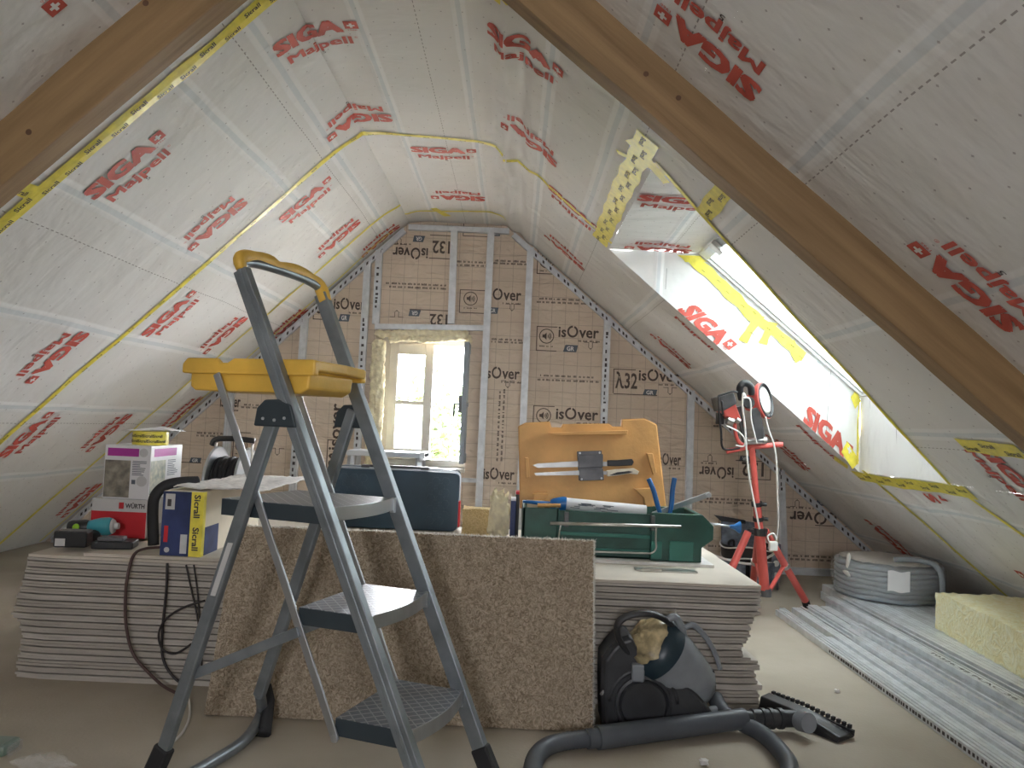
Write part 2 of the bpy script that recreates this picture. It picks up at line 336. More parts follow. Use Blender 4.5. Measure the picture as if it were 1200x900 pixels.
def glyphs(txt, bold=.0, fine=0):              # flat text as vertices and faces, height of a capital = 1, starting at x = 0
    k = (txt, bold, fine)
    if k in _gl: return _gl[k]
    c = bpy.data.curves.new('t', 'FONT'); c.body = txt; c.size = 1/.70; c.offset = bold; c.resolution_u = 2
    o = bpy.data.objects.new('t', c); COL.objects.link(o)
    dg = bpy.context.evaluated_depsgraph_get(); me = bpy.data.meshes.new_from_object(o.evaluated_get(dg))
    bm = bmesh.new(); bm.from_mesh(me)
    bmesh.ops.triangulate(bm, faces=bm.faces)
    if fine:
        for _ in range(3):
            es = [e for e in bm.edges if e.calc_length() > fine]
            if not es: break
            bmesh.ops.subdivide_edges(bm, edges=es, cuts=1); bmesh.ops.triangulate(bm, faces=bm.faces)
    bm.verts.index_update()
    v = [(a.co.x, a.co.y) for a in bm.verts]; f = [tuple(q.index for q in p.verts) for p in bm.faces]
    bm.free(); bpy.data.objects.remove(o); bpy.data.curves.remove(c); bpy.data.meshes.remove(me)
    x0 = min(p[0] for p in v); v = [(p[0]-x0, p[1]) for p in v]; w = max(p[0] for p in v)
    _gl[k] = (v, f, w); return _gl[k]
def put_text(b, txt, fn, width, height, bold=.03, align=0, fine=0, fat=0):
    """writes txt into builder b: fn(tx, ty) -> 3D, text box width x height (None keeps the font's shape), centred on tx = 0 when align = 0"""
    v, f, w = glyphs(txt, bold, fine); sx = (width/w) if width else height
    off = -w*sx/2 if align == 0 else 0
    for sh in ((0, 0),) if not fat else ((-fat, -fat*.6), (fat, -fat*.6), (-fat, fat*.6), (fat, fat*.6), (0, 0)): b.add([fn(p[0]*sx+off+sh[0], p[1]*height+sh[1]) for p in v], f)
def put_poly(b, pts, fn): b.add([fn(*p) for p in pts], [tuple(range(len(pts)))])
# ------------------------------------------------------------------ the room
fl = B().box((-3.7, BACK-.1, -.12), (3.2, D+.3, 0)); tag(fl.ob('floor', MT['floor']), kind='structure')
def grid(b, xs, ys, fn):
    nx, ny = len(xs), len(ys)
    vs = [fn(x, y) for x in xs for y in ys]
    b.add(vs, [(i*ny+j, (i+1)*ny+j, (i+1)*ny+j+1, i*ny+j+1) for i in range(nx-1) for j in range(ny-1)])
def lin(a, b_, step): n = max(1, int(math.ceil(abs(b_-a)/step))); return [a+(b_-a)*i/n for i in range(n+1)]
YS = lin(BACK, 1.5, .12)[:-1]+lin(1.5, D, .032)
WT, WB, WF = .48, 1.885, 4.20            # roof window well: top x, bottom x, far side y
def ynear(x): return 2.80+(x-WT)/(WB-WT)*.54
XEL, XER = XL-CZ/TL-.03, XR+CZ/TR+.03
def wall_obj(name, b, m, smooth=True): o = b.ob(name, m, smooth=smooth); return tag(o, kind='structure')
b = B(); grid(b, lin(XEL, XL-.2, .045)[:-1]+lin(XL-.2, XL, .02), YS, surf); wall_left = wall_obj('wall_left', b, MT['sheet_l'])
b = B(); grid(b, lin(XL, XR, .02), YS, surf); ceiling = wall_obj('ceiling', b, MT['sheet_c'])
b = B(); grid(b, lin(XR, WT, .018), YS, surf); grid(b, lin(WB, XER, .05), YS, surf)
xs = lin(WT, WB, .05)
nyr = 60
vs = [surf(x, BACK+(ynear(x)-BACK)*j/nyr) for x in xs for j in range(nyr+1)]
b.add(vs, [(i*(nyr+1)+j, (i+1)*(nyr+1)+j, (i+1)*(nyr+1)+j+1, i*(nyr+1)+j+1) for i in range(len(xs)-1) for j in range(nyr)])
grid(b, xs, lin(WF, D, .045), surf)
# the well: far side, near side, level top, upright sill
WO = .30*KR
def wpl(x): return prof(x)+WO
fxt, fxb = .965, 1.862
def wellpt(x, k, Y0, Y1):                # from the slope (k=0) to the roof window plane (k=1)
    p = surf(x, Y0); t = (x-WT)/(WB-WT); xo = fxt+(fxb-fxt)*t
    return p.lerp(Vector((xo, Y1, wpl(xo))), k) + Vector((0, .006*noise.noise(Vector((x*3, k*2, Y0))), 0))*math.sin(k*PI)
FY0, FY1 = 3.02, 4.15
for side in (0, 1):
    ks = lin(0, 1, .1); vs = []
    for x in xs:
        for k in ks: vs.append(wellpt(x, k, ynear(x) if side == 0 else WF, FY0 if side == 0 else FY1))
    n = len(ks); b.add(vs, [(i*n+j, (i+1)*n+j, (i+1)*n+j+1, i*n+j+1) for i in range(len(xs)-1) for j in range(n-1)])
for x in (WT, WB):
    xo = fxt if x == WT else fxb; vs = []; ks = lin(0, 1, .1); js = lin(0, 1, .05)
    for k in ks:
        for j in js:
            p = surf(x, ynear(x)+(WF-ynear(x))*j); q = Vector((xo, FY0+(FY1-FY0)*j, wpl(xo))); vs.append(p.lerp(q, k)+Vector((0, 0, .012*noise.noise(Vector((j*4, k*3, x)))*math.sin(k*PI))))
    n = len(js); b.add(vs, [(i*n+j, (i+1)*n+j, (i+1)*n+j+1, i*n+j+1) for i in range(len(ks)-1) for j in range(n-1)])
wall_right = wall_obj('wall_right', b, MT['sheet_r'])

# roof window in its well
def WP(x, y, o=0): return Vector((x, y, wpl(x))) - NR*o       # point on the roof window plane, o metres further out
b = B()
def wring(b, x0, x1, y0, y1, w, o0, o1):
    for (xa, xb, ya, yb) in ((x0, x0+w, y0, y1), (x1-w, x1, y0, y1), (x0+w, x1-w, y0, y0+w*1.2), (x0+w, x1-w, y1-w*1.2, y1)):
        b.prism([WP(xa, ya, o0), WP(xb, ya, o0), WP(xb, yb, o0), WP(xa, yb, o0)], -NR*(o1-o0))
wring(b, fxt-.03, fxb+.03, FY0-.02, FY1+.02, .035, -.004, .05)
win2 = tag(b.ob('window_2', MT['framew']), kind='structure')
b = B(); wring(b, fxt+.004, fxb-.004, FY0+.02, FY1-.022, .016, .01, .04); b.ob('sash', MT['framew'], win2)
b = B(); b.prism([WP(fxt+.01, FY0+.03, .03), WP(fxb-.01, FY0+.03, .03), WP(fxb-.01, FY1-.03, .03), WP(fxt+.01, FY1-.03, .03)], -NR*.004); b.ob('glass_pane', MT['rglass'], win2)
b = B(); b.prism([WP(fxt+.005, FY0+.05, -.03), WP(fxt+.045, FY0+.05, -.03), WP(fxt+.045, FY1-.10, -.03), WP(fxt+.005, FY1-.10, -.03)], -NR*.026); b.ob('ventilation_bar', MT['silver'], win2, bevel=.004)
for yy in (3.55, 3.74):
    b = B(); b.prism([WP(fxt+.0, yy, -.055), WP(fxt+.06, yy, -.055), WP(fxt+.06, yy+.07, -.055), WP(fxt+.0, yy+.07, -.055)], -NR*.024); b.ob('catch', MT['steel'], win2, bevel=.003)

# gable wall with its window opening, and the rear wall behind the camera
GX0, GX1, GZ0, GZ1 = -.995, -.345, .655, 1.62
def wallpiece(b, x0, x1, z0, z1, y0, y1):
    if x1 <= x0: return
    xs = [x0]+[x for x in (XL, XR) if x0 < x < x1]+[x1]
    top = [(x, (prof(x)+.05 if z1 is None else z1)) for x in xs]
    pts = [(x0, y0, z0)]+([(x1, y0, z0)] )+[(x, y0, max(z, z0+.001)) for x, z in reversed(top)]
    b.prism(pts, (0, y1-y0, 0))
def gable(b, gx0, gx1, gz0, gz1, y0, y1):
    wallpiece(b, XEL, gx0, -.05, None, y0, y1); wallpiece(b, gx1, XER, -.05, None, y0, y1)
    wallpiece(b, gx0, gx1, -.05, gz0, y0, y1); wallpiece(b, gx0, gx1, gz1, None, y0, y1)
b = B(); gable(b, GX0, GX1, GZ0, GZ1, D, D+.26); wall_back = wall_obj('wall_back', b, MT['kraft'], False)
b = B(); gable(b, -.49, -.01, 1.12, 1.66, BACK-.1, BACK); wall_front = wall_obj('wall_front', b, MT['sheet_c'], False)

def stud(px_top, py_top, px_bot, py_bot, w=.05, toroof=True, tofloor=True):
    a = at_y(px_top, py_top, D); c = at_y(px_bot, py_bot, D); dx = (c.x-a.x)/(c.z-a.z)
    zt = prof(a.x)-.03 if toroof else a.z; zb = 0.04 if tofloor else c.z
    fx = lambda z: a.x+dx*(z-a.z)
    b = B(); T, Bm = Vector((fx(zt), D-.02, zt)), Vector((fx(zb), D-.02, zb))
    b.bar(Bm, T, w, .034, up=(0, 1, 0))
    for s in (-1, 1):
        b.bar(Bm+Vector((s*(w/2-.005), -.019, 0)), T+Vector((s*(w/2-.005), -.019, 0)), .009, .008, up=(0, 1, 0))
    b.bar(Bm+Vector((0, -.018, 0)), T+Vector((0, -.018, 0)), .006, .004, up=(0, 1, 0))
    o = b.ob('metal_stud', MT['galv2'], wall_back); return T, Bm
studs = [((355, 420), (345, 560)), ((272, 460), (265, 548)), ((432, 304), (419, 536)), ((445.6, 290), (441, 380)), ((533, 264), (529, 380)), ((576, 264), (563, 549)), ((622, 284), (613, 494)), ((712, 364), (707, 495)), ((809, 449), (807, 537)), ((913, 537), (915, 597))]
sl = []
for i, (a, c) in enumerate(studs): sl.append(stud(*a, *c, tofloor=i not in (3, 4)))
def gbar(p, q, w=.04, name='metal_track', dy=.0, m='galv2'):
    b = B(); b.bar(p+Vector((0, -.018-dy, 0)), q+Vector((0, -.018-dy, 0)), .034, w, up=(0, 0, 1)); 
    b.bar(p+Vector((0, -.037-dy, w*.4)), q+Vector((0, -.037-dy, w*.4)), .006, .006); b.bar(p+Vector((0, -.037-dy, -w*.4)), q+Vector((0, -.037-dy, -w*.4)), .006, .006)
    return b.ob(name, MT[m], wall_back)
G = lambda x, z: Vector((x, D, z))
gbar(G(XL+.0, CZ-.05), G(XR+.0, CZ-.05)); gbar(G(XL-.03, CZ-.075), G(XEL+.1, prof(XEL+.1)-.05)); gbar(G(XR+.03, CZ-.075), G(XER-.1, prof(XER-.1)-.05))
gbar(G(XEL+.1, .025), G(XER-.1, .025), .05)
gbar(at_y(440, 383, D), at_y(571, 385, D)); gbar(at_y(535, 562, D), at_y(566, 563, D), .03)

# yellow mineral wool stuffed round the window
def lump(b, pts, w, d, seed, n=10):
    P = smooth_path(pts, 6)
    r = [w*(1+.35*noise.noise(p*9+Vector((seed, 0, 0)))) for p in P]
    b.tube(P, r, n, flat=d, up=(0, 1, 0))
b = B(); A = lambda x, y, o=-.02: at_y(x, y, D)+Vector((0, o, 0))
lump(b, [A(446, 398), A(444, 440), A(443, 490), A(438, 545), A(434, 575)], .045, .7, 1); lump(b, [A(441, 400), A(439, 450), A(436, 500), A(430, 560)], .03, .8, 5)
lump(b, [A(440, 392), A(470, 391), A(510, 391), A(550, 393)], .03, .8, 2); lump(b, [A(456, 398), A(480, 397), A(500, 399), A(520, 397), A(548, 396)], .026, 1, 3)
lump(b, [A(549, 393), A(550, 402)], .025, .8, 4)
o = b.ob('wool_lining', MT['foam'], wall_back, smooth=True)
dm = o.modifiers.new('sub', 'SUBSURF'); dm.levels = dm.render_levels = 2
tx = bpy.data.textures.new('wool', 'CLOUDS'); tx.noise_scale = .03
d2 = o.modifiers.new('disp', 'DISPLACE'); d2.texture = tx; d2.strength = .03; d2.texture_coords = 'GLOBAL'

# gable window: fixed frame, closed left sash with two panes, right sash swung open into the room
YW = D+.12
def WX(px, py): p = at_y(px, py, YW); return p.x, p.z
b = B()
def ring(b, x0, x1, z0, z1, wl, wr, wt, wb, y0, y1):
    b.box((x0, y0, z0), (x0+wl, y1, z1)); b.box((x1-wr, y0, z0), (x1, y1, z1)); b.box((x0+wl, y0, z1-wt), (x1-wr, y1, z1)); b.box((x0+wl, y0, z0), (x1-wr, y1, z0+wb))
ring(b, GX0-.01, GX1+.01, GZ0-.01, GZ1+.01, .06, .02, .075, .06, YW-.01, YW+.06)
win1 = tag(b.ob('window_1', MT['frame']), kind='structure')
x0 = GX0+.045; xm = -.62
gz0, gz1 = GZ0+.045, GZ1-.06
b = B(); ring(b, x0, xm, gz0, gz1, .065, .065, .08, .08, YW-.03, YW+.02)
zmid = at_y(480, 472, YW).z; b.box((x0+.06, YW-.025, zmid-.015), (xm-.06, YW+.015, zmid+.015))
sash = b.ob('closed_sash', MT['frame'], win1, bevel=.004)
b = B().box((x0+.06, YW-.008, zmid+.014), (xm-.06, YW-.004, gz1-.075)); b.ob('glass_pane', MT['glass'], sash)
b = B().box((x0+.06, YW-.008, gz0+.075), (xm-.06, YW-.004, zmid-.014)); b.ob('glass_pane', MT['mglass'], sash)
# open sash, hinged on the right side
b = B(); sx = -.375; ya, yb = D-.235, D+.09
for (y0, y1, z0, z1) in ((ya, ya+.06, gz0, gz1), (yb-.06, yb, gz0, gz1), (ya+.06, yb-.06, gz1-.07, gz1), (ya+.06, yb-.06, gz0, gz0+.07), (ya+.06, yb-.06, zmid-.015, zmid+.015)):
    b.box((sx, y0, z0), (sx+.035, y1, z1))
os_ = b.ob('open_sash', MT['greyf'], win1, bevel=.003)
B().box((sx+.015, ya+.05, gz0+.05), (sx+.019, yb-.05, gz1-.05)).ob('glass_pane', MT['glass'], os_)
b = B(); b.box((sx-.022, ya+.015, zmid-.06), (sx, ya+.04, zmid+.06)); b.tube([(sx-.02, ya+.03, zmid), (sx-.05, ya+.03, zmid+.0), (sx-.055, ya+.03, zmid-.09)], .008, 8); b.ob('handle', MT['dsteel'], os_)
B().box((GX0, D-.01, GZ0-.03), (GX1, YW, GZ0)).ob('sill_board', MT['frame'], win1, bevel=.004)

# trees outside the gable window
def tree(x, y, z0, r, n, seed, label):
    rnd = random.Random(seed); b = B()
    t = empty('garden_tree', (x, y, z0-3), label, 'tree', 'trees in the garden')
    tb = B(); tb.tube([(0, 0, 0), (.05, .05, 1.6), (0, 0, 3.2)], [.12, .09, .03]); tb.ob('trunk', MT['wood'], t, smooth=True)
    for i in range(n):
        a = rnd.uniform(0, 2*PI); h = rnd.uniform(-1, 1); rr = r*rnd.random()**.4; k = math.sqrt(1-h*h)
        c = Vector((rr*k*math.cos(a), rr*k*math.sin(a), 3+rr*h*1.5)); s = rnd.uniform(.03, .07)
        u = Vector((rnd.gauss(0, 1), rnd.gauss(0, 1), rnd.gauss(0, 1))).normalized(); w = u.orthogonal().normalized()
        b.add([c-u*s, c+w*s*.5, c+u*s, c-w*s*.5], [(0, 1, 2, 3)])
    b.ob('foliage', MT['foliage'], t)
tree(-.86, 8.6, .62, .66, 3000, 3, 'bright green tree seen through the open half of the gable window')
tree(-2.35, 10.4, -.1, .8, 1500, 9, 'hazy green tree behind the mottled lower pane of the gable window')
gr = B().box((-12, D+.4, -3.0), (12, 30, -2.9)); tag(gr.ob('garden_ground', MT['ground']), kind='structure')

# ------------------------------------------------------------------ tapes and print on the membrane
def sgn_scale(x): return KL if x < XL else (KR if x > XR else 1.0)
def walk(x, dist):                       # move a distance along the roof profile from x
    n = max(1, int(abs(dist)/.01)); st = dist/n
    for _ in range(n): x += st/sgn_scale(x)
    return x
def band(b, path, w, fn, seg=.035, jit=.0, seed=0, off=.004):
    """path of (x, y) on the roof; a ribbon w wide lying on it"""
    pts = []
    for (xa, ya), (xb, yb) in zip(path, path[1:]):
        L = math.hypot((xb-xa)*1.3, yb-ya); n = max(1, int(L/seg))
        pts += [(xa+(xb-xa)*i/n, ya+(yb-ya)*i/n) for i in range(n)]
    pts.append(path[-1]); vs = []
    for i, (x, y) in enumerate(pts):
        p = pts[max(i-1, 0)]; q = pts[min(i+1, len(pts)-1)]; k = sgn_scale(x)
        dx, dy = (q[0]-p[0])*k, q[1]-p[1]; L = math.hypot(dx, dy) or 1
        nx, ny = -dy/L/k, dx/L; jw = w/2*(1+jit*noise.noise(Vector((x*9, y*9, seed)))); jo = jit*.02*noise.noise(Vector((x*4, y*4, seed+5)))
        for s in (-1, 0, 1): vs.append(fn(x+nx*(s*jw+jo), y+ny*(s*jw+jo), off))
    n = len(pts); b.add(vs, [(i*3+j, i*3+j+1, i*3+j+4, i*3+j+3) for i in range(n-1) for j in (0, 1)])
def tape_text(b, path, fn, h, step, off=.007):
    for (xa, ya), (xb, yb) in zip(path, path[1:]):
        k = sgn_scale((xa+xb)/2); L = math.hypot((xb-xa)*k, yb-ya)
        if L < step*.6: continue
        tx_, ty_ = (xb-xa)*k/L, (yb-ya)/L; n = int(L/step)
        for i in range(n):
            t = (i+.5)*L/n; row = (-1, 1)[i % 2]*h*.62
            cx, cy = xa+tx_*t/k, ya+ty_*t
            put_text(b, 'Sicrall', lambda u, v: fn(cx+(tx_*u+ty_*(v-h/2+row))/k, cy+ty_*u-tx_*(v-h/2+row), off), None, h, .03)
def hoop(x0, x1, y, seed, amp=.012, step=.12):
    xs_ = lin(x0, x1, step); return [(x, y+amp*noise.noise(Vector((x*2.3, seed, 0)))*2) for x in xs_]
tb, tt, ab = {}, {}, {}
for side, wobj in (('l', wall_left), ('c', ceiling), ('r', wall_right)): tb[side] = B(); tt[side] = B()
def side_of(x): return 'l' if x < XL else ('r' if x > XR else 'c')
def lay(path, w, jit=.25, seed=0, text=.016, step=.11, fn=surf, side=None, off=.004):
    s = side or side_of(sum(p[0] for p in path)/len(path))
    band(tb[s], path, w, fn, jit=jit, seed=seed, off=off)
    if text: tape_text(tt[s], [path[0], path[-1]] if len(path) < 3 else path[::3]+([path[-1]] if (len(path)-1) % 3 else []), fn, text, step, off=off+.003)
lay(hoop(XEL+.05, XL, 2.52, 1), .066, text=.020, step=.095); lay(hoop(XL, XR, 2.52, 1), .06, text=.018); lay(hoop(XR, WT+.3, 2.50, 1), .03, text=.009)
lay([(XL-.05, 2.50), (XL+.15, 2.49), (XL+.35, 2.46)], .06, seed=4, text=.018)
lay([(XR-.06, 2.45), (XR+.05, 2.48), (XR+.16, 2.47)], .07, seed=21, text=.018)
def skew_hoop(x0, x1, ya, yb, seed): return [(x, ya+(yb-ya)*(x-x0)/(x1-x0)+.02*noise.noise(Vector((x*2.5, seed, 0)))) for x in lin(x0, x1, .1)]
lay(skew_hoop(XEL+.05, XL, 3.80, 3.82, 2), .034, text=.010, step=.09); lay(skew_hoop(XL, XR, 3.82, 3.95, 2), .034, text=.010, step=.09)
lay(skew_hoop(XR, WT, 4.02, 4.06, 2), .034, text=.010, step=.09); lay(skew_hoop(WB-.02, XER-.05, 4.1, 4.08, 2), .034, text=.010, step=.09)
lay(skew_hoop(XEL+.05, XL, 4.97, 5.1, 3), .03, text=0); lay(skew_hoop(XL, XR, 5.3, 5.25, 3), .03, text=0); lay(skew_hoop(XEL+.05, XL-.1, 5.53, 5.5, 6), .02, text=0)
lay([(XL+.22, 5.22), (XL+.30, 5.42)], .05, seed=8, text=0)
# along the near rim of the well, and from its foot to the floor
lay([(x, ynear(x)-.015) for x in lin(WT, WB, .1)], .024, text=0, seed=3); lay([(WB+.02, 3.30), (WB+.35, 3.12), (XER-.15, 3.0)], .03, text=0)
# band across the head of the well and its offshoots
lay([(WT-.05, 2.66), (WT-.055, 3.3), (WT-.05, 4.2)], .10, seed=11, text=.02, step=.09); lay([(WT-.10, 2.78), (WT+.06, 2.86)], .06, seed=12, text=0); lay([(.36, 2.95), (.52, 2.80)], .03, seed=13, text=0)
p, q = at_R(856, 214), at_R(826, 250); lay([(p.x, p.y), (q.x, q.y)], .075, seed=14, text=.018, step=.08)
lay([(WB+.03, 4.30), (WB+.035, 3.8), (WB+.03, 3.22)], .075, seed=15, text=.02, step=.1); lay([(1.86, 4.28), (1.80, 4.32)], .09, seed=16, text=0)
p, q = at_R(1126, 520), at_R(1198, 530); lay([(p.x, p.y), ((p.x+q.x)/2, (p.y+q.y)/2), (q.x, q.y)], .075, seed=17, text=.022, step=.1)
p, q = at_L(0, 212), at_L(48, 228); lay([(p.x, p.y), (q.x, q.y)], .06, seed=18, text=.018, step=.12)
# tapes inside the well: on the far side, down the inner corner, at the sill
def far(u, v, off=0):                    # u along the far side as x on the slope, v towards the roof window 0..1
    return wellpt(u, v, WF, FY1)+Vector((0, -off-.002, 0))
def band3(b, fn, path, w, seed=0):
    P = []
    for (ua, va), (ub, vb) in zip(path, path[1:]):
        n = max(2, int(math.hypot((ub-ua)*1.3, (vb-va)*.3)/.03)); P += [(ua+(ub-ua)*i/n, va+(vb-va)*i/n) for i in range(n)]
    P.append(path[-1]); vs = []
    for i, (u, v) in enumerate(P):
        p = P[max(i-1, 0)]; q = P[min(i+1, len(P)-1)]; dx, dy = (q[0]-p[0])*1.15, (q[1]-p[1])*.36; L = math.hypot(dx, dy) or 1
        jw = w/2*(1+.3*noise.noise(Vector((u*12, v*6, seed))))
        for s in (-1, 1): vs.append(fn(u-dy/L*s*jw/1.15, v+dx/L*s*jw/.36, .004))
    n = len(P); b.add(vs, [(i*2, i*2+1, i*2+3, i*2+2) for i in range(n-1)])
def far_uv(px, py):                      # slope x and depth of the far side under a picture point
    p = at_y(px, py, WF-.02); best = None
    for i in range(0, 141):
        x = WT+(WB-WT)*i/140
        for k in range(0, 21):
            d = (wellpt(x, k/20, WF, FY1)-p); e = d.x*d.x+d.z*d.z
            if best is None or e < best[0]: best = (e, x, k/20)
    return best[1], best[2]
tr = tb['r']
for pts_, w in (([(808, 303), (840, 332), (885, 375)], .07), ([(885, 375), (905, 388), (940, 418)], .06), ([(890, 372), (872, 400)], .05), ([(905, 378), (893, 404)], .05), ([(925, 400), (935, 424)], .06), ([(806, 300), (815, 308)], .10)):
    band3(tr, far, [far_uv(*p) for p in pts_], w, seed=pts_[0][0])
def far_txt(px, py):
    u0, v0 = far_uv(px, py); put_text(tt['r'], 'Sicrall', lambda a, c: far(u0+(a*.77+c*.63)/1.3, v0+(c*.77)/.36*.9-.0*a, .007), None, .014, .03)
for q in ((822, 318), (838, 330), (850, 343), (868, 360), (880, 368), (898, 386), (912, 396), (925, 405), (935, 418), (878, 392)): far_txt(*q)
lay([(0, 0), (1, 0)], 0.001, text=0, fn=lambda x, y, o: Vector((fxb, FY1-.01, wpl(fxb)-.03+x*.001)), side='r')
def corner(z, dx): return Vector((WB-.02+dx, WF-.035, z))
cb = tr
zs = lin(.86, 1.22, .04); vs = []
for z in zs:
    vs += [Vector((1.868-.008, WF-.006-.02, z)), Vector((1.872-.016, WF-.03, z)), Vector((1.868-.010, WF-.05, z))]
cb.add(vs, [(i*3+j, i*3+j+1, i*3+j+4, i*3+j+3) for i in range(len(zs)-1) for j in (0, 1)])
band3(tr, far, [far_uv(997, 462), far_uv(1003, 476)], .07, 5); band3(tr, far, [far_uv(988, 545), far_uv(1000, 530)], .09, 6)
for s, wobj in (('l', wall_left), ('c', ceiling), ('r', wall_right)):
    if tb[s].v: o = tb[s].ob('seam_tape', MT['tape'], wobj); 
    if tt[s].v: tt[s].ob('tape_print', MT['ink'], wobj)

# the printed maker's marks: U reads from left eave to right eave, D the other way round
pb = {s: B() for s in 'lcr'}; pw = {s: B() for s in 'lcr'}; pk = {s: B() for s in 'lcr'}
def logo(xc, yc, D_=False, side=None, fn=None, only=None, sc=1.0, clip=None):
    marks = [(q, len(q.f)) for q in (pb[side or side_of(xc)], pw[side or side_of(xc)], pk[side or side_of(xc)])]
    k = -1 if D_ else 1; s = side or side_of(xc)
    if fn is None:
        def fn(u, v, off=.0035): return surf(walk(xc, k*u), yc-k*v, off)
    def sub(b, txt, cu, cv, w, h, bold, off=.0035): put_text(b, txt, lambda u, v: fn(cu+u*sc, cv+(v-h/2)*sc, off), w-2*bold, h-bold, 0, fine=.18, fat=bold)
    if only != 'maj':
        sub(pb[s], 'SIGA', -.035*sc, .066*sc, .296, .088, .0075)
        for b_, hs, off in ((pb[s], .026, .0035),):
            put_poly(b_, [(.146-hs, .068-hs), (.146+hs, .068-hs), (.146+hs, .068+hs), (.146-hs, .068+hs)], lambda u, v: fn(u*sc, v*sc, off))
        for hw, hh in ((.015, .005), (.005, .015)):
            put_poly(pw[s], [(.146-hw, .068-hh), (.146+hw, .068-hh), (.146+hw, .068+hh), (.146-hw, .068+hh)], lambda u, v: fn(u*sc, v*sc, .0055))
        sub(pb[s], '1966', .146*sc, .032*sc, .034, .010, .0)
    if only != 'siga':
        sub(pb[s], 'Majpell', -.012*sc, -.040*sc, .285, .056, .0030); sub(pb[s], '®', .148*sc, -.022*sc, .014, .014, 0)
        sub(pk[s], '5', .0, -.098*sc, .016, .022, 0)
    if clip is not None:
        for q, n0 in marks:
            keep = [i for i in range(n0, len(q.f)) if min(q.v[v][0] for v in q.f[i]) > clip]
            q.f = q.f[:n0]+[q.f[i] for i in keep]; q.mi = q.mi[:n0]+[0]*len(keep)
def logo_at(px, py, D_, kind='L'):
    p = at_L(px, py) if kind == 'L' else (at_R(px, py) if kind == 'R' else at_z(px, py, CZ)); logo(p.x, p.y, D_)
for (px, py, d) in ((158, 198, 0), (247, 260, 1), (55, 418, 1), (205, 368, 0), (258, 392, 1), (362, 236, 0), (394, 278, 1), (40, 508, 0), (120, 508, 1), (210, 484, 1), (335, 380, 1), (88, 588, 1), (443, 280, 1)):
    logo_at(px, py, bool(d))
logo(XL+.02, 2.86); logo(XL-.0, 3.60, True)
logo(-1.157, 1.905, True); logo(-2.12, 2.80)
for (px, py, d) in ((522, 180, 0), (535, 228, 1)): logo_at(px, py, bool(d), 'C')
logo(XR+.09, 2.80); logo(XR+.11, 3.58, True)
for (px, py, d) in ((672, 248, 0), (662, 292, 1), (787, 410, 1), (925, 530, 1), (1180, 560, 0)): logo_at(px, py, bool(d), 'R')
logo(.46, 1.905, True); logo(1.165, 1.945, True); logo(1.875, 3.60, True, clip=WB+.075); logo(2.42, 4.92, True); logo(2.5, 3.55, True)
for (px, py) in ((823, 388), (970, 520)):   # these two fold over the rim: name on the far side of the well, product below it
    p = at_R(px, py); x_ = p.x
    logo(x_, WF+.065+.02, False, only='maj')
    logo(x_, WF, False, side='r', only='siga', fn=lambda u, v, off=.0035, x_=x_: far(walk(x_, u), max(0, (v-.018))/.30, off))
for (px, py, d) in ((795, 238, 0), (772, 287, 1)):
    p = at_z(px, py, 1.975); k = -1 if d else 1
    logo(p.x, p.y, bool(d), side='r', fn=lambda u, v, off=.0035, p=p, k=k: Vector((p.x+k*u, p.y-k*v, 1.983-(p.x+k*u-WT)*.033-off-.006)))
for s, wobj in (('l', wall_left), ('c', ceiling), ('r', wall_right)):
    pb[s].ob('printed_lettering', MT['red'], wobj); pw[s].ob('printed_cross', MT['white'], wobj); pk[s].ob('printed_number', MT['ink'], wobj)

# print on the kraft insulation of the gable
kb, gb, gl2 = B(), B(), B()
def gfn(cx, cz, rot=0, off=.003):
    c, s = math.cos(rot), math.sin(rot); return lambda u, v: Vector((cx+u*c-v*s, D-off, cz+u*s+v*c))
def isover(px0, py0, px1, rot=0, H=.082):      # picture span of the word at its middle height
    a, c = at_y(px0, py0, D), at_y(px1, py0, D); w = (c-a).length; m = (a+c)/2; f = gfn(m.x, m.z, rot)
    put_text(kb, 'is', lambda u, v: f(u-.395*w, v-H*.5), .19*w, H*.95, .03); put_text(kb, 'ver', lambda u, v: f(u+.255*w, v-H*.5), .49*w, H*1.0, .03)
    g2 = gfn(m.x, m.z, rot, .0045)
    n = 20; r0, r1 = H*.36, H*.54; cx_ = -w*.145
    for i in range(n):
        if i == 4: continue
        a0, a1 = 2*PI*i/n, 2*PI*(i+1)/n
        kb.add([g2(cx_+(w*.155/H)*r0*1.6*math.cos(t), r0*math.sin(t)) for t in (a0, a1)]+[g2(cx_+(w*.155/H)*r1*1.6*math.cos(t), r1*math.sin(t)) for t in (a1, a0)], [(0, 1, 2, 3)])
    small(m.x+(.25*w if rot == 0 else -.25*w), m.z-(H*.8 if rot == 0 else -H*.8), w*.5, rot, .014)
def small(cx, cz, w, rot=0, h=.016, rnd=random.Random(4)):
    f = gfn(cx, cz, rot); u = -w/2
    while u < w/2:
        l = rnd.uniform(.012, .045); 
        for kk in range(int(l/.008)): kb.add([f(u+kk*.008, -h/2), f(u+kk*.008+.0055, -h/2), f(u+kk*.008+.0055, h/2*rnd.uniform(.3, 1)), f(u+kk*.008, h/2*rnd.uniform(.3, 1))], [(0, 1, 2, 3)])
        u += l+.010
def frame_(px0, py0, px1, py1, t=.006, sides='lrtb'):
    a, c = at_y(px0, py0, D), at_y(px1, py1, D); x0, x1, z0, z1 = a.x, c.x, c.z, a.z; y = D-.003
    for sd, q in (('l', (x0, x0+t, z0, z1)), ('r', (x1-t, x1, z0, z1)), ('t', (x0, x1, z1-t, z1)), ('b', (x0, x1, z0, z0+t))):
        if sd in sides: kb.add([(q[0], y, q[2]), (q[1], y, q[2]), (q[1], y, q[3]), (q[0], y, q[3])], [(0, 1, 2, 3)])
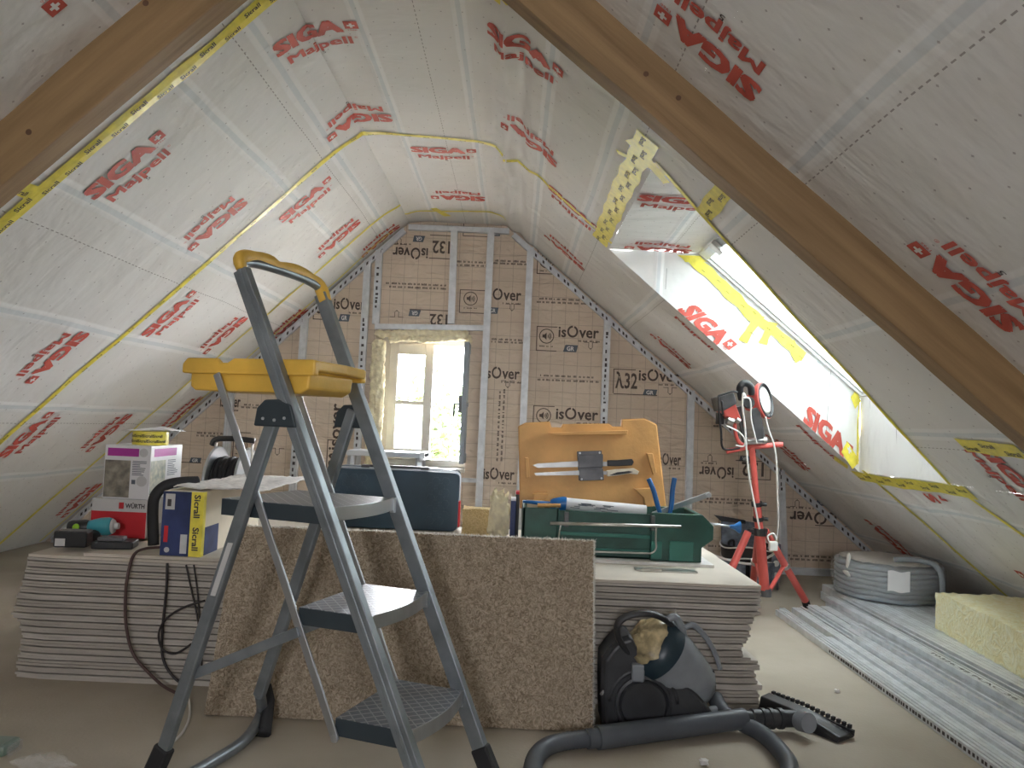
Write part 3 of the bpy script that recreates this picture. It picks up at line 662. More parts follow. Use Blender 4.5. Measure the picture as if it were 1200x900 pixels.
def speaker(px, py, r):
    p = at_y(px, py, D); f = gfn(p.x, p.z); n = 24
    def arc(r0, r1, a0, a1, b_=kb, cx=0, m=12):
        for i in range(m):
            t0, t1 = a0+(a1-a0)*i/m, a0+(a1-a0)*(i+1)/m
            b_.add([f(cx+r0*math.cos(t), r0*math.sin(t)) for t in (t0, t1)]+[f(cx+r1*math.cos(t), r1*math.sin(t)) for t in (t1, t0)], [(0, 1, 2, 3)])
    arc(r*.88, r, 0, 2*PI, m=24)
    kb.add([f(-r*.55, -r*.2), f(-r*.3, -r*.2), f(0, -r*.5), f(0, r*.5), f(-r*.3, r*.2), f(-r*.55, r*.2)], [(0, 1, 2, 3, 4, 5)])
    for q in (.22, .40, .58): arc(r*(q-.05), r*(q+.05), -.8, .8, m=6, cx=0)
    small(p.x, p.z-r*1.35, r*1.8, h=.01)
def badge(px0, py0, px1, py1, rot=0):
    a, c = at_y(px0, py0, D), at_y(px1, py1, D); m = (a+c)/2; w, h = abs(c.x-a.x), abs(a.z-c.z); f = gfn(m.x, m.z, rot); g_ = gfn(m.x, m.z, rot, .0045)
    gb.add([f(-w/2, -h/2), f(w/2-.1*w, -h/2), f(w/2, h/2), f(-w/2+.15*w, h/2)][::1], [(0, 1, 2, 3)])
    put_text(gl2, 'GR', lambda u, v: g_(u, v-h*.3), w*.5, h*.6, .03)
def l32(px, py, rot=0, H=.11, txt='λ32', W_=.16):
    p = at_y(px, py, D); f = gfn(p.x, p.z, rot); put_text(kb, txt, lambda u, v: f(u, v-H/2), W_, H, .03)
def down(px, py, rot=0):                 # the little arrow mark
    p = at_y(px, py, D); f = gfn(p.x, p.z, rot)
    for s in (-1, 1):
        kb.add([f(s*.012, 0), f(s*.016, 0), f(s*.016, .035), f(s*.012, .035)], [(0, 1, 2, 3)]); kb.add([f(s*.05, .033), f(s*.012, .033), f(s*.012, .037), f(s*.05, .037)], [(0, 1, 2, 3)])
    kb.add([f(-.022, .004), f(0, -.018), f(.022, .004), f(0, -.01)], [(0, 1, 2, 3)])
R1 = PI
isover(460, 297, 502, R1); frame_(504, 275, 528, 304, sides='rtb'); l32(517, 290, R1, .09, '132', .13); badge(484, 276, 498, 284, R1); down(468, 281, R1); small(*[at_y(488, 333, D)[i] for i in (0, 2)], .45); small(*[at_y(488, 337, D)[i] for i in (0, 2)], .40)
l32(514, 375, R1, .08, '132', .13); badge(479, 363, 493, 371, R1); frame_(480, 362, 526, 380, sides='rt'); down(465, 366, R1)
frame_(539, 339, 572, 368, sides='ltb'); speaker(551.5, 350, .052); isover(568, 345, 611); badge(571, 360, 584, 368); down(600, 362)
frame_(543, 262, 571, 278, sides='lb'); badge(575, 270, 587, 277)
for px, py, w in ((552, 307, .28), (598, 309, .26), (552, 311, .24), (598, 306, .22), (597, 398, .26), (595, 401, .24)): small(at_y(px, py, D).x, at_y(px, py, D).z, w)
isover(567, 437, 609); isover(566, 555, 603); down(595, 452)
for px in (584, 589): small(at_y(px, 500, D).x, at_y(px, 500, D).z, .5, PI/2)
frame_(629, 382, 652, 412, sides='lbt'); speaker(640.5, 394, .055); isover(654, 389, 702); badge(660, 404, 677, 413); down(692, 407)
frame_(625, 475, 649, 500, sides='lt'); speaker(637, 487, .055); isover(651, 485, 701); frame_(630, 292, 655, 322, sides='lb'); speaker(641, 306, .055)
for px, py, w in ((664, 351, .40), (664, 355, .44), (665, 441, .40), (665, 446, .44), (765, 398, .3), (765, 402, .34), (860, 500, .3), (852, 585, .30), (852, 589, .4), (255, 508, .3), (253, 511, .28), (310, 475, .3), (310, 478, .34)): small(at_y(px, py, D).x, at_y(px, py, D).z, w)
frame_(719, 432, 795, 464, sides='l'); frame_(719, 432, 745, 434, sides='t'); frame_(719, 462, 770, 464, sides='b'); l32(734, 446); isover(748, 440, 796); badge(753, 456, 770, 464); down(785, 460)
isover(770, 538, 798); isover(819, 554, 860, R1); l32(882, 550, R1, .10, '132', .16); frame_(862, 539, 903, 563, sides='rtb'); badge(866, 534, 880, 541, R1); down(832, 535, R1); down(845, 608, R1)
isover(925, 607, 981, R1, .085); badge(956, 583, 972, 593, R1); down(934, 588, R1); frame_(955, 617, 1000, 618, sides='b')
for px, py, w in ((955, 652, .7), (955, 656, .66), (845, 640, .4)): small(at_y(px, py, D).x, at_y(px, py, D).z, w)
isover(391, 356, 428); l32(378, 360, 0, .09); frame_(368, 350, 384, 375, sides='lb'); badge(397, 368, 410, 377)
p = at_y(393, 500, D); f = gfn(p.x, p.z, PI/2); put_text(kb, 'isover', lambda u, v: f(u, v-.04), .34, .085, .028)
p = at_y(393, 538, D); f = gfn(p.x, p.z, PI/2); put_text(kb, '30', lambda u, v: f(u, v-.04), .09, .09, .03); frame_(384, 515, 399, 552, sides='ltb')
frame_(274, 506, 292, 540, sides='lt'); speaker(283, 522, .045); badge(306, 530, 316, 536); frame_(206, 542, 236, 543, sides='b'); badge(222, 536, 236, 543); down(325, 531); isover(258, 470, 282)
kb.ob('printed_lettering', MT['kink'], wall_back); gb.ob('printed_badge', MT['badge'], wall_back); gl2.ob('badge_lettering', MT['white'], wall_back)
# lettering stamped on some studs and along the roof edge tracks
sb = B()
def stamp(T, Bm, z0, z1, seed):
    r = random.Random(seed); z = z0
    while z < z1:
        t = (z-Bm.z)/(T.z-Bm.z); x = Bm.x+(T.x-Bm.x)*t; l = r.uniform(.012, .03)
        sb.box((x-.010, D-.0435, z), (x+.010*r.uniform(-.3, 1), D-.043, z+l)); z += l+r.uniform(.006, .04)
for i, z0, z1 in ((2, .7, 1.7), (3, 1.8, 2.1), (7, .9, 1.7), (0, .5, 1.4), (9, .6, .8)): stamp(*sl[i], z0, z1, i)
r = random.Random(3)
for (x0, x1, pr) in ((-3.1, -1.0, prof), (.1, 2.6, prof)):
    x = x0
    while x < x1:
        z = prof(x)-.055; sb.add([(x, D-.042, z-.012), (x+.014, D-.042, prof(x+.014)-.067), (x+.014, D-.042, prof(x+.014)-.045), (x, D-.042, z+.010)], [(0, 1, 2, 3)]); x += r.uniform(.02, .06)
sb.ob('stamped_lettering', MT['ink'], wall_back)

# ------------------------------------------------------------------ rafters of the truss in front of the membrane
def rafter(pts_in, label):
    b = B(); (xa, za, xb, zb, n) = pts_in; d = Vector((xb-xa, 0, zb-za))
    n = Vector(n); L = d.length; k = 26
    vs = []
    for i in range(k+1):
        p = Vector((xa, 0, za))+d*(i/k); w1, w2 = (.003*noise.noise(Vector((i*.6, 3, xa))) for _ in (0, 1))
        for (o, y) in ((-.045, 2.160), (.125+w1, 2.160), (.125+w2, 2.240), (-.045, 2.240)): vs.append(p+n*o+Vector((0, y, 0)))
    b.add(vs, [(i*4+j, i*4+(j+1) % 4, (i+1)*4+(j+1) % 4, (i+1)*4+j) for i in range(k) for j in range(4)]+[(3, 2, 1, 0), (k*4, k*4+1, k*4+2, k*4+3)])
    o = b.ob('roof_rafter', MT['wood_l' if d.x > 0 else 'wood_r'], bevel=.004); return tag(o, label, 'rafter', 'rafters of the roof truss')
ra = rafter((-3.28, prof(-3.28), XL+.10, CZ+.05, NL), 'brown timber rafter crossing the upper left corner below the roof')
rb = rafter((2.78, prof(2.78), XR-.10, CZ+.05, NR), 'long brown timber rafter crossing the upper right of the roof')
MT['knot'] = mat('dark_knot', (.12, .06, .03), .7)
for (px, py, par, rr_) in ((34, 155, ra, .008), (171, 4, ra, .008), (795, 115, rb, .007), (757, 87, rb, .007)):
    kn = B(); kn.lathe([(.0, 0), (rr_, 0), (rr_+.001, .002)], at_y(px, py, 2.1595), (0, -1, 0), 14); kn.ob('knot', MT['knot'], par)
# ------------------------------------------------------------------ stack of plasterboards
ST = .445
def interp(t, tab):
    for (a, va), (b_, vb) in zip(tab, tab[1:]):
        if a <= t <= b_: return va+(vb-va)*(t-a)/(b_-a)
    return tab[-1][1] if t > tab[-1][0] else tab[0][1]
rt = [(0, .935), (.03, .93), (.055, .925), (.075, .935), (.10, .925), (.125, .918), (.14, .928), (.165, .925), (.18, .875), (.20, .865), (.235, .870), (.27, .892), (.31, .898), (.34, .92), (.38, .93), (.45, .922)]
lt = [(0, -1.775), (.10, -1.77), (.15, -1.768), (.19, -1.772), (.22, -1.805), (.24, -1.80), (.30, -1.79), (.35, -1.775), (.45, -1.765)]
rnd = random.Random(12); z = 0.0; NB = 38
zs_ = []
for i in range(NB):
    zs_.append(z); z += .0098+(.0042 if i % 2 else .0004)
sc_ = (ST-.0100)/zs_[-1]
for i in range(NB):
    z0 = zs_[i]*sc_; th = .0090
    xl = interp(z0, lt)+rnd.uniform(-.006, .006); xr = interp(z0, rt)+rnd.uniform(-.009, .009); y0 = 2.835+rnd.uniform(-.003, .003)
    if i == NB-1: xl = -1.765; th = .0100
    y1 = 4.05+rnd.uniform(-.008, .008)
    b = B(); vs = []; nx = 30; ns = random.Random(i//2).random()*50
    w = lambda x, y: Vector((0, .002*noise.noise(Vector((x*5, ns+4, y))), .0008*noise.noise(Vector((x*2, ns, y)))))
    ring_ = [(xl+(xr-xl)*k/nx, y0+.012*(1 if k in (0, nx) else 0)) for k in range(nx+1)]+[(xr, y1), (xl, y1)]
    b.prism([Vector((x, y, z0))+w(x, y) for x, y in ring_], (0, 0, th))
    if i == NB-1: o = b.ob('plasterboard', MT['plastertop'])
    else: o = b.ob('plasterboard', MT['plasterl' if (i % 6 in (0, 1)) else 'plaster'])
    lab = 'grey plasterboard in the middle of the tall stack on the floor'
    if i == 0: lab = 'lowest plasterboard, lying directly on the floor under the whole stack'
    if i == NB-1: lab = 'topmost full plasterboard, its beige face carrying tools and boxes'
    tag(o, lab, 'plasterboard', 'plasterboards in the stack')
b = B(); b.prism([(-1.56, 2.845, ST+.001), (-.2, 2.86, ST+.001), (-.2, 3.5, ST+.001), (-1.38, 3.6, ST+.001)], (0, 0, .011)); tag(b.ob('plasterboard_offcut', MT['plastertop']), 'thin plasterboard offcut on the stack, under the dark blue carton', 'plasterboard offcut')
TOP = ST+.0125

# ------------------------------------------------------------------ hemp insulation board leaning on the stack
Lr = math.radians(18); HT = Matrix.Translation((0, 2.565, .0)) @ Matrix.Rotation(-Lr, 4, 'X')
def roughbox(x0, x1, y0, y1, z0, z1, step, amp, freq, T):
    b = B()
    def fn(p):
        q = Vector(p); e = Vector((noise.noise(q*freq+Vector((9, 0, 0))), noise.noise(q*freq+Vector((0, 7, 0))), noise.noise(q*freq+Vector((0, 0, 5)))))
        e2 = Vector((noise.noise(q*freq*4), noise.noise(q*freq*4+Vector((3, 3, 3))), noise.noise(q*freq*4+Vector((8, 1, 1)))))
        return T @ (q+e*amp+e2*amp*.6)
    X, Y, Z = lin(x0, x1, step), lin(y0, y1, step), lin(z0, z1, step)
    for (A_, C_, f) in ((X, Z, lambda a, c: (a, y0, c)), (X, Z, lambda a, c: (a, y1, c)), (Y, Z, lambda a, c: (x0, a, c)), (Y, Z, lambda a, c: (x1, a, c)), (X, Y, lambda a, c: (a, c, z0)), (X, Y, lambda a, c: (a, c, z1))):
        n = len(C_); b.add([fn(f(a, c)) for a in A_ for c in C_], [(i*n+j, (i+1)*n+j, (i+1)*n+j+1, i*n+j+1) for i in range(len(A_)-1) for j in range(n-1)])
    return b
hb = roughbox(-.975, .300, 0, .095, 0.004, .625, .012, .0016, 30, HT)
hemp = hb.ob('insulation_board', MT['hemp'], smooth=True)
tag(hemp, 'thick brown fibrous insulation board leaning upright against the plasterboard stack', 'insulation board')
b = B(); rnd = random.Random(5)
for i in range(22000):
    if rnd.random() < .66: p = Vector((rnd.uniform(-.98, .305), rnd.uniform(-.002, .095), .625)); nn = Vector((0, -.25, .9))
    else: p = Vector((.300, rnd.uniform(-.002, .095), rnd.uniform(.0, .625))); nn = Vector((.8, -.3, 0))
    d = (nn*.7+Vector((rnd.gauss(0, .7), rnd.gauss(0, .5), rnd.gauss(0, .5)))).normalized(); L = rnd.uniform(.006, .016); s = d.orthogonal().normalized()*.0018
    p = p-nn*.003
    b.add([HT @ (p-s), HT @ (p+s), HT @ (p+d*L)], [(0, 1, 2)])
tag(b.ob('loose_fibres', MT['hempfuzz'], hemp), kind='stuff')

# ------------------------------------------------------------------ step ladder
lad = empty('step_ladder', (-.35, 2.0829, 0), 'grey metal step ladder with three treads and a yellow tool tray, standing open', 'step ladder', rz=-.3385)
uf = lambda z: .3042-.4746*z
ur = lambda z: -.5345+.3178*z
wf = lambda z: .1667+.0141*z
wr = lambda z: .1902-.0074*z
LM = MT['ladder']
def oval(b, pts, w, d, n=14, up=(0, 1, 0)): b.tube(pts, w/2, n, flat=d/w, up=up)
for s in (-1, 1):
    b = B(); b.bar((uf(.03), s*wf(.03), .03), (uf(1.375), s*wf(1.375), 1.375), .040, .026, up=(0, 1, 0)); b.bar((uf(.03)+.0, s*(wf(.03)+.0135), .03), (uf(1.375), s*(wf(1.375)+.0135), 1.375), .012, .004, up=(0, 1, 0))
    b.ob('front_rail', LM, lad, bevel=.006)
    b = B(); b.bar((uf(-.0)+.004, s*(wf(0)), 0.006), (uf(.11), s*wf(.11), .11), .05, .034, up=(0, 1, 0)); b.ob('rubber_foot', MT['rubber'], lad, bevel=.006)
    z0 = .10 if s < 0 else .12
    b = B(); b.bar((ur(z0), s*wr(z0), z0), (ur(1.02), s*wr(1.02), 1.02), .036, .024, up=(0, 1, 0)); b.ob('rear_leg', LM, lad, bevel=.006)
    b = B()
    pts = [(-.075, -.035), (.055, -.035), (.035, .022), (-.005, .036), (-.045, .034), (-.068, .012)]
    b.prism([(uf(1.0)-.028+u, s*(wf(1)+.018), 1.0+v) for u, v in pts], (0, -s*.022, 0)); j = b.ob('hinge_plate', MT['dplastic'], lad, bevel=.004)
    for (u, v) in ((-.045, -.015), (-.01, -.018), (.02, -.012)):
        b = B(); b.lathe([(0, 0), (.004, 0), (.004, .003), (0, .003)], (uf(1)-.028+u, s*(wf(1)+.0185), 1+v), (0, s, 0), 10); b.ob('rivet', MT['silver'], j)
    ul = lambda z: uf(z)-.205
    b = B(); b.bar((ul(.205), s*.168, .205), (ul(1.10), s*.172, 1.10), .022, .006, up=(0, 1, 0)); b.lathe([(0, 0), (.010, 0), (.010, .006), (0, .006)], (ul(.21), s*.168, .21), (0, s, 0), 14); b.ob('linkage_bar', MT['alu'], lad, bevel=.002)
    b = B(); b.bar((ur(.30), s*.183, .30), (ul(.455), s*.176, .455), .026, .007, up=(0, 1, 0)); b.ob('brace', LM, lad, bevel=.002)
# rear feet joined by a bowed floor tube
def toloc(p):
    d = Vector(p)-Vector((-.35, 2.0829, 0)); c, s = math.cos(-.3385), math.sin(-.3385); return Vector((d.x*c+d.y*s, -d.x*s+d.y*c, d.z))
fp = [Vector((ur(.13), wr(.1), .13)), toloc(at_z(306, 836, .045)), toloc(at_z(288, 866, .026)), toloc(at_z(255, 889, .018)), toloc(at_z(222, 908, .016)), toloc(at_z(196, 920, .016))]
b = B(); b.tube(smooth_path(fp, 7), .017, 12); b.ob('floor_tube', LM, lad, smooth=True)
q0, q1 = toloc(at_z(309, 820, .07)), toloc(at_z(298, 864, .004))
b = B(); b.tube([q0+Vector((.012, .006, .05)), q0+Vector((.016, .006, 0)), q1+Vector((.03, .008, .018)), q1+Vector((-.02, .004, .012))], [.008, .019, .022, .012], 10); b.ob('rubber_foot', MT['rubber'], lad, smooth=True)
b = B(); b.bar((ur(.11), -wr(.11), .11), (ur(0)-.012, -wr(0), .004), .048, .034, up=(0, 1, 0)); b.ob('rubber_foot', MT['rubber'], lad, bevel=.006)
b = B(); b.prism([(ur(.52)+.010, -wr(.52)-.0125, .52), (ur(.66)+.010, -wr(.66)-.0125, .66), (ur(.66)-.006, -wr(.66)-.0125, .66), (ur(.52)-.006, -wr(.52)-.0125, .52)], (0, -.001, 0)); b.ob('sticker', MT['gcard'], lad)
# diamond tread material
def tread_mat():
    m, nt, bs = new_mat('diamond_tread'); tc = N(nt, 'ShaderNodeTexCoord'); mp = N(nt, 'ShaderNodeMapping'); mp.inputs['Rotation'].default_value = (0, 0, .785); mp.inputs['Scale'].default_value = (38, 38, 38); nt.links.new(tc.outputs['Object'], mp.inputs[0])
    sp = N(nt, 'ShaderNodeSeparateXYZ'); nt.links.new(mp.outputs[0], sp.inputs[0])
    ax = M(nt, 'ABSOLUTE', M(nt, 'SUBTRACT', M(nt, 'FRACT', sp.outputs[0]), .5)); ay = M(nt, 'ABSOLUTE', M(nt, 'SUBTRACT', M(nt, 'FRACT', sp.outputs[1]), .5))
    g = M(nt, 'MAXIMUM', M(nt, 'GREATER_THAN', ax, .40), M(nt, 'GREATER_THAN', ay, .44))
    nt.links.new(MIX(nt, g, (.20, .22, .25, 1), (.42, .44, .47, 1)), bs.inputs['Base Color']); bs.inputs['Roughness'].default_value = .38; bs.inputs['Metallic'].default_value = .4
    bp = N(nt, 'ShaderNodeBump'); bp.inputs['Strength'].default_value = .8; bp.inputs['Distance'].default_value = .003; nt.links.new(g, bp.inputs['Height']); nt.links.new(bp.outputs[0], bs.inputs['Normal']); return m
MT['tread'] = tread_mat()
for z, dep in ((.256, .20), (.512, .20), (.768, .335)):
    t = empty('tread', (0, 0, 0), None, None); t.parent = lad
    w = wf(z)-.012; u1 = uf(z)+.012; u0 = u1-dep
    edge = [(u0, -w), (u0, w)]+[(u1+.024*math.sin(PI*k/12), w-2*w*k/12) for k in range(13)]
    b = B(); b.prism([(u, v, z-.008) for u, v in edge], (0, 0, .008)); b.ob('tread_plate', MT['tread'], t)
    b = B()
    for i in range(len(edge)):
        p, q = edge[i], edge[(i+1) % len(edge)]
        if 2 <= i < len(edge)-1: continue
        b.bar((p[0], p[1], z-.022), (q[0], q[1], z-.022), .004, .042)
    b.ob('tread_apron', MT['dplastic'], t)
    b = B(); fr = edge[2:]; vs = []
    for (u, v) in fr: vs += [(u+.001, v, z+.001), (u+.003, v, z-.034), (u-.003, v, z-.034), (u-.003, v, z+.001)]
    n = len(fr); b.add(vs, [(i*4+j, i*4+(j+1) % 4, (i+1)*4+(j+1) % 4, (i+1)*4+j) for i in range(n-1) for j in range(4)]+[(3, 2, 1, 0), ((n-1)*4, (n-1)*4+1, (n-1)*4+2, (n-1)*4+3)])
    for s in (-1, 1): b.box((u1-.006, s*w-.012, z-.042), (u1+.008, s*w+.012, z+.001))
    b.ob('tread_nosing', MT['silver'] if z > .7 else MT['alu'], t, bevel=.001)
# yellow tray
TW = .168
pr = [(-.545, 1.100), (-.545, 1.125), (-.530, 1.142), (-.435, 1.142), (-.420, 1.130), (-.395, 1.130), (-.375, 1.142), (-.125, 1.142), (-.118, 1.135), (-.118, 1.100)]
b = B()
def traywall(s, shift):
    b.prism([(u+(shift if u > -.2 else 0), s*TW, z) for u, z in pr], (0, -s*.022, 0))
traywall(-1, 0); traywall(1, -.045)
b.box((-.545, -TW+.02, 1.100), (-.525, TW-.02, 1.138))
b.prism([(-.145, -TW+.01, 1.112), (-.118, -TW+.01, 1.112), (-.125, 0, 1.112), (-.163, TW-.005, 1.112), (-.190, TW-.02, 1.112)], (0, 0, .028))
b.prism([(-.520, -TW+.008, 1.064), (-.505, -TW+.008, 1.054), (-.165, -TW+.008, 1.052), (-.140, -TW+.008, 1.066), (-.136, -TW+.008, 1.104), (-.520, -TW+.008, 1.104)], (0, TW*1.25, 0))
tray = b.ob('tool_tray', MT['ltyel'], lad, bevel=.005)
b = B(); b.prism([(-.530, -TW-.004, 1.100), (-.118, -TW-.004, 1.100), (-.118, -TW-.004, 1.106), (-.530, -TW-.004, 1.106)], (0, .004, 0)); b.ob('tray_lip', MT['ltyel'], tray, bevel=.001)
# hand rail
zt_ = 1.375
hp = [(uf(1.36), -wf(1.36), 1.36), (uf(zt_)-.006, -wf(zt_)+.004, 1.392), (uf(zt_)-.012, -.12, 1.408), (uf(zt_)-.014, 0, 1.412), (uf(zt_)-.012, .12, 1.408), (uf(zt_)-.006, wf(zt_)-.004, 1.392), (uf(1.36), wf(1.36), 1.36)]
b = B(); b.tube(smooth_path(hp, 6), .013, 12); b.ob('hand_rail', LM, lad, smooth=True)
gp = [(uf(1.37)-.002, -wf(1.37)-.002, 1.378), (uf(zt_)-.008, -wf(zt_)+.0, 1.406), (uf(zt_)-.015, -.125, 1.424), (uf(zt_)-.017, -.06, 1.426), (uf(zt_)-.016, -.02, 1.420), (uf(zt_)-.017, .06, 1.424), (uf(zt_)-.015, .13, 1.420), (uf(zt_)-.008, wf(zt_)-.002, 1.402), (uf(1.34), wf(1.34)+.0, 1.352)]
g = smooth_path(gp, 5); b = B(); b.tube(g, [.017+.005*abs(math.sin(i*.30)) for i in range(len(g))], 12, flat=.8); b.ob('yellow_grip', MT['ltyel'], lad, smooth=True)

# ------------------------------------------------------------------ things at the left end of the stack
def on_face(b, txt, x0, x1, z0, z1, y, bold=.03): put_text(b, txt, lambda u, v: Vector(((x0+x1)/2+u, y, z0+v)), x1-x0, z1-z0, bold)
# red and grey carton below, white carton on it
t = empty('carton', (-1.62, 3.34, TOP), 'red and grey carton lettered WÜRTH, under the white carton', 'carton')
def loc(o, e): o.parent = e; o.matrix_parent_inverse = Matrix.Translation(e.location).inverted(); return o
x0, x1, y0, y1 = -1.735, -1.503, 3.2, 3.5; z1 = TOP+.160
b = B(); b.box((x0, y0, TOP), (x1, y1, z1)); loc(b.ob('box_body', MT['gcard'], bevel=.003), t)
b = B(); b.box((x0+.001, y0-.0015, TOP+.001), (x1-.003, y0-.0005, TOP+.108)); loc(b.ob('red_print', MT['redcard']), t)
b = B(); b.box((x1+.0005, y0+.01, TOP+.05), (x1+.0015, y1-.01, z1-.004)); loc(b.ob('white_side_print', MT['wcard']), t)
b = B(); on_face(b, 'WÜRTH', -1.595, -1.515, TOP+.124, TOP+.142, y0-.001, .05); loc(b.ob('lettering', MT['ink']), t)
b = B(); b.box((-1.622, y0-.0012, TOP+.120), (-1.602, y0-.0006, TOP+.146)); loc(b.ob('logo_square', MT['redcard']), t)
t = empty('carton', (-1.6, 3.34, z1), 'white carton with magenta stripe and small photographs, on the red carton', 'carton')
x0 = -1.695; za, zb = z1+.001, z1+.222
b = B(); b.box((x0, y0, za), (x1, y1, zb)); loc(b.ob('box_body', MT['wcard'], bevel=.002), t)
b = B(); b.box((x0+.012, y0-.001, zb-.045), (x1-.05, y0-.0003, zb-.012)); b.box((x1+.0003, y0+.03, zb-.045), (x1+.001, y1-.06, zb-.012)); loc(b.ob('magenta_stripe', MT['magenta']), t)
b = B(); b.box((x0+.004, y0-.001, za+.006), (x0+.11, y0-.0003, zb-.062)); loc(b.ob('printed_photo', MT['photo1']), t)
b = B(); b.box((x1+.0003, y0+.004, za+.02), (x1+.001, y0+.14, zb-.062)); loc(b.ob('printed_photo', MT['photo2']), t)
b = B(); r = random.Random(2)
for i in range(9): b.box((x0+.118, y0-.001, zb-.066-i*.007), (x0+.118+r.uniform(.03, .06), y0-.0004, zb-.063-i*.007))
for i in range(9): b.box((x1+.0004, y0+.16, zb-.066-i*.008), (x1+.001, y0+.16+r.uniform(.04, .1), zb-.063-i*.008))
b.box((x0+.118, y0-.001, za+.062), (x0+.134, y0-.0004, za+.080)); loc(b.ob('small_print', MT['badge']), t)
b = B(); b.lathe([(.020, 0), (.022, .0006), (.010, .0008)], (x1-.032, y0-.0002, za+.075), (0, -1, 0), 18); b.lathe([(0, 0), (.018, 0), (.018, .0008)], (x1-.03, y0-.0002, zb-.028), (0, -1, 0), 18); loc(b.ob('round_print', MT['gcard']), t)
# tape roll on top
t = empty('tape_roll', (-1.55, 3.36, zb), 'roll of yellow adhesive tape under a white paper flap, on the white carton', 'tape roll')
b = B(); b.lathe([(.038, 0), (.072, 0), (.072, .058), (.038, .058), (.038, 0)], (-1.575, 3.34, zb+.001), n=32); loc(b.ob('tape_winding', MT['tape'], smooth=False, auto=True), t)
b = B(); b.lathe([(.034, 0), (.0375, 0), (.0375, .058), (.034, .058), (.034, 0)], (-1.575, 3.34, zb+.001), n=24); loc(b.ob('cardboard_core', MT['card'], auto=True), t)
b = B()
for k in range(9):
    a = -PI/2+(-1.1+k*.55*.5)
    def fn(u, v, a=a): return Vector((-1.575+.0735*math.cos(a+u/.072), 3.34+.0735*math.sin(a+u/.072), zb+.012+v+(k % 2)*.022))
    put_text(b, 'Sicrall', fn, None, .012, .03)
loc(b.ob('lettering', MT['ink']), t)
b = B(); gx, gy = lin(0, 1, .1), lin(0, 1, .12); n = len(gy)
b.add([(-1.66+.19*a, 3.25+.20*c, zb+.061+.012*math.sin(a*4)*c+.01*a+.004*noise.noise(Vector((a*5, c*5, 0)))) for a in gx for c in gy], [(i*n+j, (i+1)*n+j, (i+1)*n+j+1, i*n+j+1) for i in range(len(gx)-1) for j in range(n-1)])
o = b.ob('paper_flap', MT['wcard'], smooth=True); sm = o.modifiers.new('s', 'SOLIDIFY'); sm.thickness = .0015; loc(o, t)

# dark blue carton with yellow tape
t = empty('carton', (-1.21, 3.1, TOP), 'dark blue carton with a strip of yellow tape down its corner', 'carton')
x0, x1, y0, y1, zb2 = -1.288, -1.138, 2.862, 3.50, TOP+.238
b = B(); b.box((x0, y0, TOP), (x1, y1, zb2)); loc(b.ob('box_body', MT['cardlight'], bevel=.003), t)
b = B(); b.box((x0, y0-.0012, TOP+.001), (x1, y0-.0004, zb2-.001)); loc(b.ob('navy_print', MT['navycard']), t)
b = B(); b.box((x1+.0004, y0+.02, TOP+.001), (x1+.0012, y0+.16, TOP+.105)); loc(b.ob('navy_side_print', MT['navycard']), t)
b = B(); b.box((-1.182, y0-.0026, TOP-.0), (x1+.002, y0-.0014, zb2)); b.box((x1+.0014, y0-.002, TOP), (x1+.0026, y0+.022, zb2)); o = loc(b.ob('yellow_tape', MT['tape']), t)
b = B()
for zc in (TOP+.185, TOP+.065): put_text(b, 'Sicrall', lambda u, v: Vector((-1.160+v*1.0-.010, y0-.003, zc-u)), .085, .022, .04)
loc(b.ob('tape_lettering', MT['ink']), t)
b = B(); b.box((-1.278, y0-.002, TOP+.170), (-1.243, y0-.0013, TOP+.228)); loc(b.ob('white_label', MT['gcard']), t)
b = B(); b.box((-1.270, y0-.003, TOP+.182), (-1.256, y0-.0021, TOP+.208)); loc(b.ob('label_print', MT['ink']), t)
b = B(); b.lathe([(.007, 0), (.010, .0006)], (-1.263, y0-.0014, TOP+.022), (0, -1, 0), 16); loc(b.ob('round_mark', MT['gcard']), t)
b = B(); b.box((-1.277, y0-.002, TOP+.05), (-1.262, y0-.0013, TOP+.11)); loc(b.ob('red_print', MT['redcard']), t)
b = B(); b.box((-1.215, y0-.002, TOP+.01), (-1.190, y0-.0013, TOP+.08)); loc(b.ob('pale_print', MT['galv2']), t)
# newspapers over the carton
def sheet(name, x0, x1, y0, y1, z, amp, seed, m, label, cat, T=None, thick=.0015, nx=26, ny=20, fr=5):
    b = B(); xs_, ys_ = lin(0, 1, 1/nx), lin(0, 1, 1/ny); n = len(ys_)
    vs = []
    for a in xs_:
        for c in ys_:
            x = x0+(x1-x0)*a; y = y0+(y1-y0)*c; e = .012*noise.noise(Vector((a*6, seed, c*6)))
            vs.append((x+e, y+e, z+amp*(.5+.5*noise.noise(Vector((a*fr, c*fr, seed)))+.25*noise.noise(Vector((a*fr*3, c*fr*3, seed))))))
    b.add(vs, [(i*n+j, (i+1)*n+j, (i+1)*n+j+1, i*n+j+1) for i in range(len(xs_)-1) for j in range(n-1)])
    o = b.ob(name, m, smooth=True); s = o.modifiers.new('s', 'SOLIDIFY'); s.thickness = thick; return tag(o, label, cat)
sheet('newspaper', -1.27, -.93, 2.90, 3.60, zb2+.002, .022, 3, MT['paper'], 'creased newspaper spread open over the dark blue carton', 'newspaper', thick=.004)
sheet('paper_sack', -.82, -.60, 2.79, 3.0, .640, .03, 8, MT['wcard'], 'crumpled white paper on top of the brown insulation board, behind the ladder', 'paper', fr=3)
# black strap
sp_ = [at_y(181, 624, 3.0), at_y(179, 600, 3.0), at_y(182, 581, 3.0), at_y(194, 569, 3.02), at_y(212, 565, 3.05), at_y(232, 564, 3.1)]
sp_[0].z = TOP+.012
b = B(); b.tube(smooth_path(sp_, 6), .017, 10, flat=1.3); tag(b.ob('padded_strap', MT['rubber'], smooth=True), 'black padded strap arching up beside the dark blue carton', 'strap')
